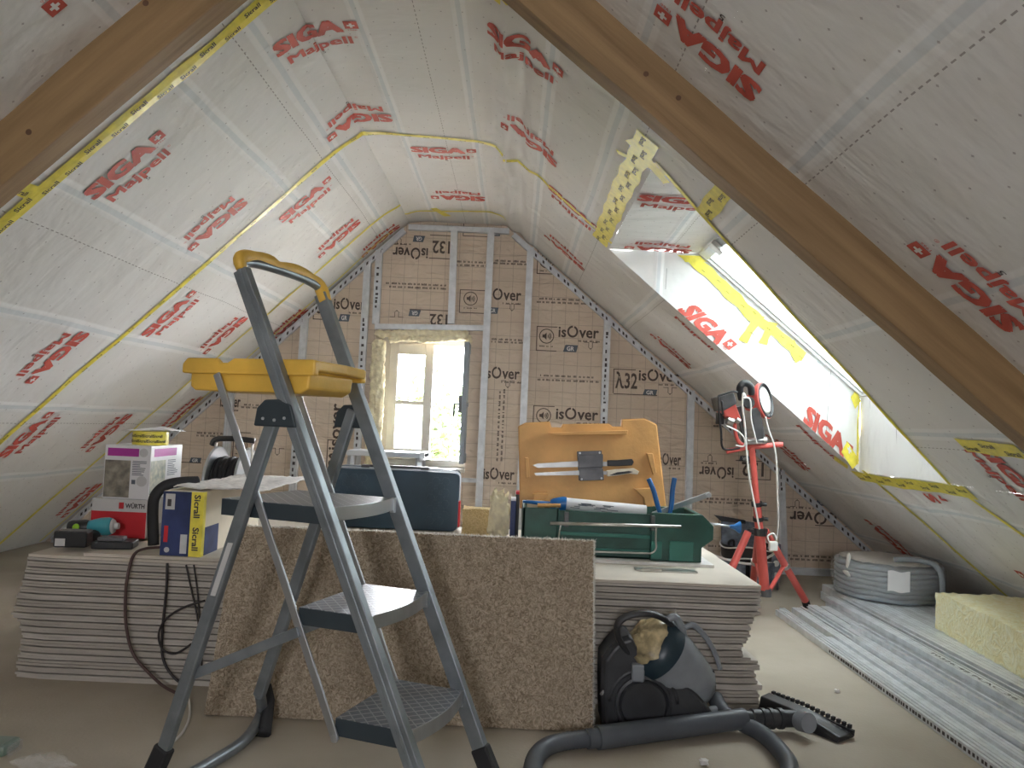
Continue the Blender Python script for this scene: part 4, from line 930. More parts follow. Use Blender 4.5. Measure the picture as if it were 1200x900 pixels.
# cable reel
cxr, cyr, czr = -1.385, 3.82, TOP+.185
t = empty('cable_reel', (cxr, cyr, TOP), 'steel cable reel wound with black cable, black handle on top', 'cable reel')
for sx_ in (-.075, .075):
    b = B(); b.lathe([(.02, -.003), (.168, -.003), (.178, -.007), (.182, 0), (.178, .006), (.168, .003), (.02, .003)], (cxr+sx_, cyr, czr), (1, 0, 0), 40); loc(b.ob('reel_disc', MT['silver'], auto=True), t)
b = B()
for k in range(7):
    xx = cxr-.062+k*.0205; rr = .118+.006*(k % 2); b.tube([(xx, cyr+rr*math.cos(a*PI/18), czr+rr*math.sin(a*PI/18)) for a in range(37)], .0115, 8, cap=False, up=(1, 0, 0))
b.lathe([(.0, -.07), (.11, -.07), (.11, .07), (0, .07)], (cxr, cyr, czr), (1, 0, 0), 30); loc(b.ob('wound_cable', MT['rubber'], smooth=True), t)
b = B()
for sx_ in (-.095, .095): b.tube(smooth_path([(cxr+sx_, cyr-.15, TOP+.008), (cxr+sx_, cyr-.02, TOP+.1), (cxr+sx_, cyr, czr), (cxr+sx_*.95, cyr, czr+.21)], 5), .007, 8)
for yy in (-.15, ): b.tube([(cxr-.095, cyr+yy, TOP+.008), (cxr+.095, cyr+yy, TOP+.008)], .007, 8)
for sx_ in (-.095, .095): b.tube([(cxr+sx_, cyr+.15, TOP+.008), (cxr+sx_, cyr, czr)], .007, 8)
loc(b.ob('stand_frame', MT['steel'], smooth=True), t)
b = B(); b.tube(smooth_path([(cxr-.11, cyr, czr+.185), (cxr-.09, cyr, czr+.215), (cxr, cyr, czr+.222), (cxr+.1, cyr, czr+.215)], 8), .014, 10); loc(b.ob('handle', MT['black'], smooth=True), t)
b = B(); b.lathe([(0, 0), (.06, 0), (.06, .002), (0, .002)], (cxr+.08, cyr, czr), (1, 0, 0), 24); loc(b.ob('lime_label', MT['lime']), t)

# cordless tools
t = empty('cordless_tool', (-1.62, 3.0, TOP), 'teal and black cordless tool lying on its side before the red carton', 'cordless tool')
ax = Vector((.98, .12, .06)).normalized()
c0 = Vector((-1.755, 3.08, TOP+.052))
b = B(); b.lathe([(0, 0), (.026, .002), (.030, .015), (.030, .065), (.025, .08)], c0, ax, 20); loc(b.ob('gear_head', MT['black'], auto=True), t)
b = B(); b.lathe([(0, -.003), (.012, -.003), (.014, .0), (.012, .004)], c0+Vector((.045, -.031, .008)), (0, -1, .2), 16); loc(b.ob('lime_button', MT['lime'], smooth=True), t)
b = B(); b.lathe([(.025, .075), (.029, .09), (.035, .12), (.036, .15), (.031, .165)], c0, ax, 22); loc(b.ob('motor_housing', MT['teal'], smooth=True), t)
b = B(); b.lathe([(.031, .163), (.026, .172), (.014, .176), (.012, .190), (0, .190)], c0, ax, 22); loc(b.ob('end_cap', MT['gcard'], auto=True), t)
b = B(); b.tube(smooth_path([c0+ax*.10+Vector((0, -.01, -.02)), c0+ax*.12+Vector((0, -.05, -.035)), c0+ax*.05+Vector((0, -.10, -.038))], 5), .020, 10); loc(b.ob('grip', MT['black'], smooth=True), t)
b = B(); b.bar((-1.715, 2.935, TOP+.035), (-1.60, 2.955, TOP+.035), .075, .062); loc(b.ob('battery_pack', MT['black'], bevel=.008), t)
b = B(); b.bar((-1.7, 2.8975, TOP+.025), (-1.665, 2.903, TOP+.025), .001, .028); loc(b.ob('battery_label', MT['gcard']), t)
t = empty('battery_charger', (-1.50, 3.0, TOP), 'flat black battery charger lying beside the teal cordless tool', 'battery charger')
b = B(); b.prism([(-1.575, 2.915, TOP+.001), (-1.43, 2.945, TOP+.001), (-1.45, 3.035, TOP+.001), (-1.585, 3.0, TOP+.001)], (0, 0, .028)); loc(b.ob('base', MT['black'], bevel=.005), t)
b = B(); b.prism([(-1.56, 2.93, TOP+.029), (-1.47, 2.95, TOP+.029), (-1.485, 3.01, TOP+.029), (-1.57, 2.99, TOP+.029)], (0, 0, .014)); loc(b.ob('battery_slot', MT['dsteel'], bevel=.003), t)

# cables hanging down the front of the stack
def cable(px, y, r, m, label, name='power_cable', cat='cable', z0=None):   # one cable lying against the stack front
    P = [at_y(a, c, y[i] if isinstance(y, list) else y) for i, (a, c) in enumerate(px)]
    for p in P: p.z = max(p.z, r+.001)
    b = B(); b.tube(smooth_path(P, 7), r, 8); return tag(b.ob(name, m, smooth=True), label, cat, 'cables hanging down the front of the stack' if name == 'power_cable' else None)
cable([(192, 641), (170, 643), (157, 650), (150, 672), (147, 700), (148, 735), (156, 766), (172, 786), (190, 803), (206, 815)], [2.95, 2.90, 2.83, 2.80, 2.80, 2.80, 2.80, 2.79, 2.77, 2.74], .0055, MT['brcable'], 'brown black cable looping furthest left down the front of the stack')
cable([(196, 660), (195, 690), (191, 730), (190, 765), (197, 785), (212, 800), (226, 795)], 2.815, .005, MT['bcable'], 'black cable hanging straight down from the dark blue carton')
cable([(218, 662), (224, 690), (231, 722), (236, 760), (236, 788)], 2.818, .0035, MT['bcable'], 'thin black cable just right of the straight hanging one')
cable([(227, 662), (231, 690), (234, 725)], 2.82, .003, MT['bcable'], 'short thin dark cable nearest the brown insulation board')
cable([(240, 704), (215, 712), (195, 725), (186, 742), (190, 760), (205, 766), (224, 755)], 2.795, .004, MT['bcable'], 'thin black cable curled in a loop on the stack front')
b = B(); b.tube(smooth_path([at_z(*p, .006) for p in ((212, 802), (221, 820), (222, 840), (214, 858), (200, 872))], 6), .004, 8); tag(b.ob('cord', MT['cable'], smooth=True), 'pale thin cord curving on the floor behind the ladder foot', 'cord')

# plastic rubbish at the lower left
t = empty('plastic_bag', at_z(30, 890, 0), 'crumpled clear plastic bag on the floor in the lower left corner', 'plastic bag')
cc = at_z(48, 897, .012)
b = B(); ns_, nr_ = 26, 18; vs = []
for i in range(ns_):
    for j in range(nr_):
        a = 2*PI*j/nr_; s = math.sin(PI*i/(ns_-1)); rr = .02*s*(1+.9*noise.noise(Vector((i*.45, math.cos(a)*2, math.sin(a)*2))))
        vs.append((cc.x-.09+.19*i/(ns_-1), cc.y+1.6*rr*math.cos(a), max(.002, .018+rr*math.sin(a))))
b.add(vs, [(i*nr_+j, i*nr_+(j+1) % nr_, (i+1)*nr_+(j+1) % nr_, (i+1)*nr_+j) for i in range(ns_-1) for j in range(nr_)])
loc(b.ob('crumpled_film', MT['film'], smooth=True), t)
p = at_z(4, 884, 0)
t = empty('bottle', p, 'grey green plastic container at the left edge of the floor', 'container')
b = B(); b.box((p.x-.12, p.y-.03, 0.001), (p.x+.02, p.y+.05, .035)); MT['sage'] = mat('sage_plastic', (.22, .28, .25), .4, col2=(.08, .12, .08)); loc(b.ob('body', MT['sage'], bevel=.012), t)
b = B(); b.box((p.x+.021, p.y-.02, .002), (p.x+.03, p.y+.04, .03)); loc(b.ob('cap', MT['film'], bevel=.003), t)
# ------------------------------------------------------------------ dark tool case standing on the stack
t = empty('tool_case', (-.56, 3.88, TOP), 'large dark blue tool case standing on edge on the stack, below the gable window', 'tool case')
cy0, cy1, cx0, cx1, cz0, cz1 = 3.85, 3.97, -.895, -.255, ST+.001, .752
def rrect(x0, x1, z0, z1, r, y, n=5):
    P = []
    for (cx, cz, a0) in ((x1-r, z0+r, -PI/2), (x1-r, z1-r, 0), (x0+r, z1-r, PI/2), (x0+r, z0+r, PI)):
        P += [(cx+r*math.cos(a0+PI/2*k/n), y, cz+r*math.sin(a0+PI/2*k/n)) for k in range(n+1)]
    return P
b = B(); b.prism(rrect(cx0+.006, cx1-.006, cz0+.004, cz1-.012, .03, cy0), (0, .045, 0)); loc(b.ob('front_shell', MT['navy'], bevel=.004), t)
b = B(); b.prism(rrect(cx0, cx1, cz0, cz1-.004, .034, cy0+.045), (0, .012, 0)); loc(b.ob('rim', MT['silver']), t)
b = B(); b.prism(rrect(cx0+.006, cx1-.006, cz0+.004, cz1, .03, cy0+.057), (0, .065, 0)); loc(b.ob('rear_shell', MT['navy'], bevel=.004), t)
for kx in range(6):
    for kz in range(4):
        for base in ((-.40,), (-.86,)):
            hx = base[0]+kx*.024 if base[0] > -.5 else base[0]+kx*.024; hz = .50+kz*.056+(.028 if kx % 2 else 0)
            if hx > cx1-.06 or hz > .70: continue
            b = B(); b.lathe([(.022, -.002), (.021, .0014), (.0, .0016)], (hx, cy0, hz), (0, -1, 0), 6); loc(b.ob('hexagon_relief', MT['navy']), t)
b = B(); b.box((cx1-.03, cy0+.012, .47), (cx1+.003, cy0+.05, .60)); loc(b.ob('red_latch', MT['redcard'], bevel=.003), t)
b = B(); b.box((cx1-.205, cy0+.03, cz1-.006), (cx1-.165, cy0+.075, cz1+.008)); b.box((cx0+.135, cy0+.03, cz1-.006), (cx0+.175, cy0+.075, cz1+.008)); b.bar((cx0+.155, cy0+.052, cz1+.004), (cx1-.185, cy0+.052, cz1+.004), .02, .010); loc(b.ob('carry_handle', MT['dsteel'], bevel=.002), t)

# small aluminium trestle behind it
t = empty('trestle', (-.95, 4.6, 0), 'small aluminium trestle bench seen just under the gable window', 'trestle')
zt2 = .800
b = B(); b.box((-.985, 4.55, zt2-.03), (-.52, 4.80, zt2)); loc(b.ob('bench_top', MT['silver'], bevel=.004), t)
b = B(); b.box((-.55, 4.54, zt2-.045), (-.52, 4.81, zt2+.005)); loc(b.ob('end_cap', MT['galv'], bevel=.003), t)
for xx, dx in ((-.96, -.05), (-.56, .05)):
    for yy, dy in ((4.57, -.06), (4.78, .06)):
        b = B(); b.bar((xx, yy, zt2-.02), (xx+dx, yy+dy, 0), .03, .02); loc(b.ob('leg', MT['silver']), t)

# mineral wool offcuts, cartons
o = roughbox(-.228, -.098, 0, .10, 0, .135, .012, .006, 20, Matrix.Translation((0, 3.70, ST+.003))).ob('insulation_offcut', MT['hemp2'], smooth=True); tag(o, 'square brown insulation offcut beside the dark blue tool case', 'insulation offcut')
b = B(); P = []
def blob(name, c, r, m, label, cat, seed, amp=.35, fr=2.0, n=26, flat=0):
    b = B(); vs = []
    for i in range(n+1):
        for j in range(n):
            th, ph = PI*i/n, 2*PI*j/n; d = Vector((math.sin(th)*math.cos(ph), math.sin(th)*math.sin(ph), math.cos(th)))
            d2 = Vector([math.copysign(abs(q)**.6, q) for q in d]); k = 1+amp*noise.noise(d*fr+Vector((seed, 0, 0)))+amp*.5*noise.noise(d*fr*3+Vector((0, seed, 0)))
            v = Vector((d2.x*r[0], d2.y*r[1], d2.z*r[2]))*k; v.z = max(v.z, -r[2]); vs.append(Vector(c)+v)
    b.add(vs, [(i*n+j, i*n+(j+1) % n, (i+1)*n+(j+1) % n, (i+1)*n+j) for i in range(n) for j in range(n)])
    return tag(b.ob(name, m, smooth=True), label, cat)
blob('insulation_offcut', (-.052, 3.59, ST+.112), (.042, .045, .110), MT['foam'], 'torn pale yellow wool clump standing beside the brown offcut', 'insulation offcut', 3, .45, 2.4, 34)
for (x0, x1, y0, z1, m, lab) in ((.0, .024, 3.44, .655, 'navycard', 'narrow navy carton standing left of the green toolbox'), (.021, .040, 3.58, .672, 'black', 'thin black carton behind the navy one, left of the green toolbox')):
    t = empty('carton', ((x0+x1)/2, y0+.03, TOP), lab, 'carton')
    b = B(); b.box((x0, y0, ST+.0015), (x1, y0+.10, z1)); loc(b.ob('box_body', MT[m], bevel=.002), t)
    b = B(); b.box((x0+.001, y0+.004, z1), (x1-.001, y0+.09, z1+.012)); loc(b.ob('top_flap', MT['redcard' if m == 'black' else 'wcard'], bevel=.002), t)

# ------------------------------------------------------------------ green toolbox with the orange lid open
t = empty('toolbox', (.42, 3.36, TOP), 'open dark green plastic toolbox on the right of the stack, orange lid standing up', 'toolbox')
gy0, gy1 = 3.20, 3.50; gz1 = .655; gb0 = ST+.014
b = B()
b.prism([(.052, gy0+.03, gb0), (.775, gy0+.03, gb0), (.775, gy0+.03, gz1-.01), (.052, gy0+.03, gz1-.01)], (0, .012, 0))
b.box((.052, gy1-.012, gb0), (.80, gy1, gz1-.01)); b.box((.052, gy0+.03, gb0), (.78, gy1, gb0+.010))
shell = loc(b.ob('body', MT['green'], bevel=.003), t)
b = B(); b.prism([(.055, gy0, gb0), (.215, gy0, gb0), (.215, gy0, gz1-.012), (.200, gy0, gz1), (.055, gy0, gz1)], (0, gy1-gy0, 0)); 
b2 = B(); EP = [(.585, gb0), (.795, gb0), (.795, .520), (.842, .555), (.842, .610), (.795, .655), (.585, .655)]
b2.prism([(x, gy0, z) for x, z in EP], (0, .03, 0)); b2.prism([(x, gy1-.03, z) for x, z in EP], (0, .03, 0)); b2.prism([(x, gy0+.03, z) for x, z in EP if x > .7]+[(.775, gy0+.03, .655), (.775, gy0+.03, gb0)], (0, gy1-gy0-.06, 0))
loc(b2.ob('end_section', MT['green'], bevel=.004), t)
b3 = B(); b3.box((.052, gy0, gb0), (.20, gy0+.012, gz1)); b3.box((.052, gy0, gb0), (.064, gy1, gz1)); b3.box((.19, gy0, gb0), (.202, gy0+.06, gz1)); loc(b3.ob('end_section', MT['green'], bevel=.003), t)
MT['green2'] = mat('green_plastic_pale', (.035, .17, .135), .35, var=.1)
b = B(); b.box((.66, gy0-.008, gb0+.004), (.76, gy0+.001, gb0+.085)); b.box((.585, gy0-.006, gb0+.01), (.63, gy0+.001, gb0+.08)); loc(b.ob('corner_pad', MT['green2'], bevel=.003), t)
b = B(); b.box((.202, gy0+.018, .545), (.585, gy0+.032, .560)); b.box((.202, gy0+.022, gb0+.03), (.585, gy0+.032, gb0+.038)); loc(b.ob('front_rib', MT['green2'], bevel=.002), t)
b = B(); b.tube([(.165, gy0-.028, .598), (.70, gy0-.028, .607)], .007, 10); hd = loc(b.ob('carry_bar', MT['steel'], smooth=True), t)
b = B(); b.tube(smooth_path([(.60, gy0-.022, .600), (.60, gy0-.022, .55), (.602, gy0-.022, .515), (.585, gy0-.022, .495), (.54, gy0-.022, .492), (.20, gy0-.022, .488)], 6), .004, 8); b.tube([(.21, gy0-.022, .60), (.205, gy0-.004, .56), (.20, gy0-.022, .49)], .004, 8); loc(b.ob('wire_bail', MT['steel'], smooth=True), t)
for xx in (.235, .59):
    b = B(); b.box((xx-.012, gy0-.02, .585), (xx+.006, gy0+.0, .645)); loc(b.ob('hinge_bracket', MT['dsteel'], bevel=.002), t)
# lid, taken from its outline as it leans back
lx = lambda px, py: at_y(px, py, 3.53)
out = [(608, 500), (616, 496), (644, 494.7), (646, 501.5), (658, 501.5), (660, 497.5), (714, 497), (718, 500.5), (729, 500.5), (730, 492), (756, 491), (770, 498), (781, 592), (610, 592)]
cor = [lx(*p) for p in out]; zb_ = gz1-.04
cor[-1].z = zb_; cor[-2].z = zb_
lean = lambda p: Vector((p.x, 3.515+(p.z-zb_)*.06, p.z))
cor = [lean(p) for p in cor]
b = B(); b.prism(cor, (0, .010, 0)); lid = loc(b.ob('lid', MT['orange'], bevel=.003), t)
def onlid(px, py, o=0): p = lean(lx(px, py)); return p+Vector((0, -o, 0))
def lidprism(pts, h, o=0, name='lid_rib'):
    b = B(); b.prism([onlid(*p, o) for p in pts], (0, -h, 0)); return b.ob(name, MT['orange'], lid, bevel=.002)
lidprism([(642, 507), (735, 504), (734, 509), (650, 510)], .035)
lidprism([(615, 536), (619, 536), (621, 559), (616, 560)], .025); lidprism([(757, 531), (764, 531), (768, 554), (764, 556)], .025)
lidprism([(624, 577), (642, 577), (637, 585), (637, 592), (627, 592)], .05); lidprism([(742, 572), (764, 571), (762, 592), (754, 592), (752, 582)], .05)
b = B(); 
for i in range(len(cor)-3):
    p, q = cor[i], cor[i+1]; b.bar(p+Vector((0, .02, 0)), q+Vector((0, .02, 0)), .006, .03, up=(0, 1, 0))
b.bar(cor[-3]+Vector((0, .02, 0)), cor[-2]+Vector((0, .02, 0)), .006, .03, up=(0, 1, 0)); b.bar(cor[0]+Vector((0, .02, 0)), cor[-1]+Vector((0, .02, 0)), .006, .03, up=(0, 1, 0))
b.ob('lid_rim', MT['orange'], lid)
def plate(pts, h, o, name, m, par, bev=.002):
    b = B(); b.prism([onlid(*p, o) for p in pts], (0, -h, 0)); return b.ob(name, MT[m], par, bevel=bev)
hold = plate([(676, 529), (705, 528), (706, 562), (678, 563)], .006, .0, 'knife_holder', 'dsteel', lid)
plate([(677, 533), (706, 532), (706, 547), (677, 548)], .010, .014, 'holder_plate', 'dsteel', hold); plate([(678, 550), (706, 549), (707, 562), (679, 563)], .010, .014, 'holder_plate', 'dsteel', hold)
for p in ((679.5, 531), (702.5, 530.5), (681, 561), (704, 560)):
    b = B(); b.lathe([(0, 0), (.005, 0), (.004, .004), (0, .004)], onlid(*p, .024 if p[1] > 550 else .006), (0, -1, 0), 12); b.ob('screw', MT['silver'], hold)
for (bl, hn, m, lab) in (([(624, 545), (630, 543), (680, 540), (712, 541), (712, 546), (680, 547), (630, 548)], [(711, 539), (722, 539), (740, 537.5), (742, 541), (740, 545), (722, 546), (711, 546)], 'black', 'upper insulation knife with black handle, held on the orange lid'), ([(626, 554), (680, 551), (712, 552), (712, 556), (680, 556.5), (628, 557)], [(710, 551), (722, 549.5), (742, 548.5), (748, 552), (746, 556), (736, 554.5), (722, 557), (711, 558)], 'cardlight', 'lower insulation knife with pale and black handle, held on the orange lid')):
    t2 = empty('insulation_knife', onlid(690, 548, .012), lab, 'knife', 'knives held on the orange lid')
    b = B(); b.prism([onlid(*p, .009) for p in bl], (0, -.002, 0)); loc(b.ob('blade', MT['blade']), t2)
    h_ = B(); h_.prism([onlid(*p, .007) for p in hn], (0, -.016, 0)); hh = loc(h_.ob('handle', MT[m], bevel=.003), t2)
    if m != 'black':
        h_ = B(); h_.prism([onlid(*p, .0235) for p in ((713, 556.5), (722, 553), (736, 551.5), (741, 552.5), (736, 554), (722, 556))], (0, -.001, 0)); loc(h_.ob('black_inlay', MT['black']), t2)
# sealant cartridge, pliers, rule and the rest in the box
t = empty('sealant_cartridge', (.3, 3.35, gz1), 'white sealant cartridge with blue nozzle lying across the green toolbox', 'cartridge')
a0, a1, a2, a3 = at_y(613, 587.5, 3.36), at_y(646, 591, 3.36), at_y(660, 590, 3.36), at_y(775, 601, 3.36)
d = (a3-a2).normalized()
b = B(); b.tube([a0, a0.lerp(a1, .5), a1], [.0065, .008, .013], 12); loc(b.ob('nozzle', MT['blue'], smooth=True), t)
b = B(); b.tube([a1-d*.005, a1+d*.01, a2, a2+d*.012], [.020, .027, .030, .030], 18); loc(b.ob('cap', MT['blue'], auto=True), t)
b = B(); b.tube([a2+d*.010, a2+d*.36], [.0265, .0265], 20); loc(b.ob('tube_body', MT['wcard'], auto=True), t)
b = B(); r = random.Random(6)
for k in range(16):
    an = r.uniform(-2.4, -.9); s0 = r.uniform(.03, .2); pp = a2+d*s0; q = Vector((0, math.sin(an), math.cos(an)*-1))
    w_ = Vector((0, math.cos(an), math.sin(an)))
    pp = pp+Vector((0, -.0268*abs(math.sin(an)), .0268*-math.cos(an)*-1 if False else .0268*math.cos(an)))
    b.bar(pp, pp+d*r.uniform(.02, .05), .002, .003)
loc(b.ob('print', MT['badge']), t)
t = empty('pliers', (.66, 3.34, gz1), 'pliers with two blue handles sticking up from the green toolbox', 'pliers')
for P, m in (([(775, 606), (770, 590), (766, 575), (760, 561)], 1), ([(784, 606), (787, 590), (788, 575), (790.5, 560)], 1)):
    Q = [at_y(*p, 3.34) for p in P]; b = B(); b.tube(smooth_path(Q, 6), [.006+.005*math.sin(min(1, i/10)*PI/2+.3) for i in range(19)], 10, flat=.8, up=(0, 1, 0)); loc(b.ob('handle', MT['blue'], smooth=True), t)
b = B(); b.tube([at_y(775, 606, 3.34), at_y(780, 616, 3.34), at_y(779, 628, 3.34)], [.010, .014, .006], 10); b.tube([at_y(784, 606, 3.34), at_y(779, 616, 3.34), at_y(782, 628, 3.34)], [.008, .012, .006], 10); loc(b.ob('jaws', MT['steel'], smooth=True), t)
b = B(); b.bar(at_y(765, 603, 3.42), at_y(832, 579, 3.42), .024, .006, up=(0, 1, .2)); b.lathe([(0, 0), (.012, 0), (.012, .012), (0, .012)], at_y(830, 580, 3.415), (0, -1, 0), 12); tag(b.ob('steel_rule', MT['silver'], bevel=.002), 'bright metal rule poking out over the right end of the toolbox', 'steel rule')
b = B(); b.box((.07, 3.43, gz1-.06), (.15, 3.48, gz1+.005)); tag(b.ob('small_box', MT['card'], bevel=.003), 'small tan box in the left compartment of the green toolbox', 'box')
for k, (xx, yy) in enumerate(((.185, 3.33), (.205, 3.36))):
    b = B(); b.tube([(xx-.07, yy, gz1-.003), (xx+.03, yy, gz1-.0)], .009, 10); tag(b.ob('orange_marker', MT['trired'] if False else MT['orange'], auto=True), ('front' if k == 0 else 'rear')+' orange marker in the left compartment of the green toolbox', 'marker')
# rod with a blue cone, sticking out of the toolbox end
t = empty('caulking_nozzle', at_y(845, 615, 3.4), 'thin steel rod with blue cone end sticking out right of the toolbox', 'nozzle')
r0, r1, r2 = at_y(829, 613, 3.42), at_y(855, 617, 3.42), at_y(866, 618, 3.42)
b = B(); b.tube([r0, r1], .005, 8); loc(b.ob('rod', MT['silver'], smooth=True), t)
b = B(); b.tube([r1, r1.lerp(r2, .5), r2, r2+Vector((.004, 0, 0))], [.007, .011, .026, .027], 16); loc(b.ob('cone', MT['blue'], auto=True), t)
# scraps under and in front of the toolbox
b = B(); b.box((.50, 3.03, TOP-.0115), (.74, 3.09, TOP-.007)); b.prism([(.52, 3.02, TOP-.007), (.60, 3.03, TOP-.007), (.60, 3.034, TOP-.007), (.52, 3.024, TOP-.007)], (0, 0, .008)); tag(b.ob('metal_offcut', MT['steel']), 'flat metal offcut lying in front of the green toolbox', 'metal offcut')
b = B(); b.box((.30, 3.17, ST+.0005), (.84, 3.52, ST+.0125)); tag(b.ob('plasterboard_offcut', MT['plaster2'], bevel=.001), 'pale plasterboard offcut under the green toolbox', 'plasterboard offcut')
bl = blob('plaster_crumb', (.33, 3.10, ST+.010), (.015, .01, .008), MT['plaster2'], 'small plaster crumb on the stack in front of the toolbox', 'crumb', 2, .3, 2, 12)

# ------------------------------------------------------------------ vacuum cleaner
V = empty('vacuum_cleaner', (.52, 2.68, 0), 'dusty dark grey cylinder vacuum cleaner on the floor before the stack', 'vacuum cleaner')
def vob(b, name, m, **k): return loc(b.ob(name, MT[m], **k), V)
vy = 2.655
def vp(px, py, y=vy): return at_y(px, py, y)
# chassis hull: side outline swept across the width with rounded shoulders
side = [(703, 846), (702, 800), (703, 765), (712, 752), (722, 742), (736, 738), (752, 770), (778, 772), (800, 792), (826, 822), (836, 838), (832, 849)]
P = [vp(*p) for p in side]
for p in P: p.z = max(.012, p.z)
b = B(); lay_ = [(-.075, .93), (-.055, 1.0), (.06, 1.0), (.10, .92), (.125, .8)]; cen = sum(P, Vector())/len(P); n = len(P); vs = []
for (dy, k) in lay_: vs += [cen+(p-cen)*k+Vector((0, dy, 0)) for p in P]
for v in vs: v.z = max(v.z, .012)
b.add(vs, [(i*n+j, i*n+(j+1) % n, (i+1)*n+(j+1) % n, (i+1)*n+j) for i in range(len(lay_)-1) for j in range(n)]+[tuple(range(n))[::-1], tuple(range((len(lay_)-1)*n, len(lay_)*n))])
vob(b, 'chassis', 'vac', bevel=.008)
wc = vp(754, 832, 2.575); wc.z = .094
for (yy, nm) in ((2.578, 0), (2.76, 1)):
    b = B(); b.lathe([(0, -.006), (.072, -.008), (.078, -.002), (.084, -.010), (.093, -.008), (.095, .004), (.092, .022), (0, .022)], (wc.x, yy, .095), (0, 1, 0), 40); w_ = vob(b, 'wheel', 'vac', auto=True)
# big left shoulder and tank arch
b = B(); A0 = wc+Vector((0, .02, 0)); b.tube([A0+Vector((.112*math.cos(a), 0, .112*math.sin(a))) for a in [PI*(.02+.96*i/16) for i in range(17)]], .012, 8, flat=1.6, up=(0, 1, 0)); vob(b, 'wheel_arch', 'vac', smooth=True)
# bin
c_top, c_bot = vp(765, 757, 2.64), vp(818, 806, 2.70)
ax = (c_bot-c_top).normalized(); Lb = (c_bot-c_top).length
b = B(); b.lathe([(.106, .02), (.108, .045), (.103, .10), (.094, .16), (.082, Lb-.01), (.060, Lb+.022), (.0, Lb+.028)], c_top, ax, 40); vob(b, 'dust_bin', 'vacgrey', smooth=True)
b = B(); b.lathe([(.0, -.004), (.050, -.006), (.058, -.030), (.088, -.030), (.104, -.015), (.110, .008), (.111, .034), (.104, .036)], c_top, ax, 40); lidv = vob(b, 'bin_lid', 'vaclid', auto=True)
b = B(); u_ = ax.orthogonal().normalized(); v_ = ax.cross(u_); vs = []; nr_ = 9; na = 40
for i in range(nr_+1):
    for j in range(na):
        r_ = .083*i/nr_; a = 2*PI*j/na; h = -.042-.016*noise.noise(Vector((r_*math.cos(a)*38, r_*math.sin(a)*22, 1)))-.012*noise.noise(Vector((r_*math.cos(a)*75, r_*math.sin(a)*60, 4)))-.03*(1-(r_/.083)**2)+(0.02 if i == nr_ else 0)
        vs.append(c_top+ax*h+(u_*math.cos(a)+v_*math.sin(a))*r_*(1.12+.22*noise.noise(Vector((math.cos(a)*2, math.sin(a)*2, 7)))))
b.add(vs, [(i*na+j, i*na+(j+1) % na, (i+1)*na+(j+1) % na, (i+1)*na+j) for i in range(nr_) for j in range(na)]); vob(b, 'gold_cyclone_cover', 'vgold', smooth=True)
hnd = [vp(740, 770, 2.60), vp(727, 752, 2.58), vp(723, 735, 2.565), vp(731, 724, 2.56), vp(748, 719, 2.56), vp(766, 720, 2.57), vp(782, 728, 2.60), vp(793, 742, 2.64)]
b = B(); b.tube(smooth_path(hnd, 6), .0105, 10, flat=1.5, up=(0, 1, 0)); vob(b, 'carry_handle', 'vac', smooth=True)
b = B(); b.tube(smooth_path([vp(782, 726, 2.6), vp(792, 724, 2.6), vp(799, 738, 2.62), vp(802, 752, 2.64)], 6), .013, 10); vob(b, 'handle_end', 'vacgrey', smooth=True)
b = B(); b.tube(smooth_path([vp(802, 736, 2.66), vp(813, 733, 2.66), vp(828, 748, 2.68), vp(838, 766, 2.70), vp(844, 784, 2.71)], 6), .0065, 8, flat=1.5); vob(b, 'release_lever', 'vacgrey', smooth=True)
b = B(); p = vp(748, 788, 2.57); b.box((p.x-.022, p.y-.01, p.z-.03), (p.x+.020, p.y+.04, p.z+.028)); vob(b, 'latch_block', 'vacgrey', bevel=.006)
for k in range(8):
    b = B(); p = vp(758+k*3.2, 784+k*.7, 2.575); b.bar(p, p+Vector((.006, 0, -.02)), .004, .012, up=(0, 1, 0)); vob(b, 'vent_slot', 'rubber')
b = B(); p = vp(708, 812, 2.59); b.tube([p, p+Vector((-.012, 0, -.006)), p+Vector((.018, 0, .03))], .004, 8); vob(b, 'cable_hook', 'gcard', smooth=True)
b = B(); b.tube([vp(823, 836, 2.64), vp(843, 832, 2.66)], [.02, .016], 12); vob(b, 'elbow', 'vacgrey', auto=True)
b = B(); p = vp(834, 751, 2.70)+Vector((-.022, -.035, -.08)); b.lathe([(0, 0), (.007, 0), (.007, .003), (0, .003)], vp(835, 788, 2.665), (.5, -.8, 0), 12); vob(b, 'maker_badge', 'rubber')
# hose: from the elbow round under the frame and back into the tube
hp_ = [vp(838, 818, 2.72), at_z(848, 835, .055), at_z(868, 847, .035), at_z(893, 860, .028), at_z(914, 880, .028), at_z(925, 900, .028), at_z(915, 935, .028), at_z(850, 985, .028), at_z(730, 990, .028), at_z(650, 955, .028), at_z(626, 915, .028), at_z(628, 888, .028), at_z(648, 872, .030), at_z(690, 865, .034)]
HP = smooth_path(hp_, 22); rr = [.0255+(.0018 if i % 2 else 0) for i in range(len(HP))]
b = B(); b.tube(HP, rr, 14); vob(b, 'hose', 'hose', smooth=True)
ta, tb_ = at_z(688, 866, .036), at_z(872, 842, .050)
b = B(); b.tube([ta, ta.lerp(tb_, .06), ta.lerp(tb_, .0601), tb_], [.030, .030, .036, .033], 20); vob(b, 'suction_tube', 'hose', auto=True)
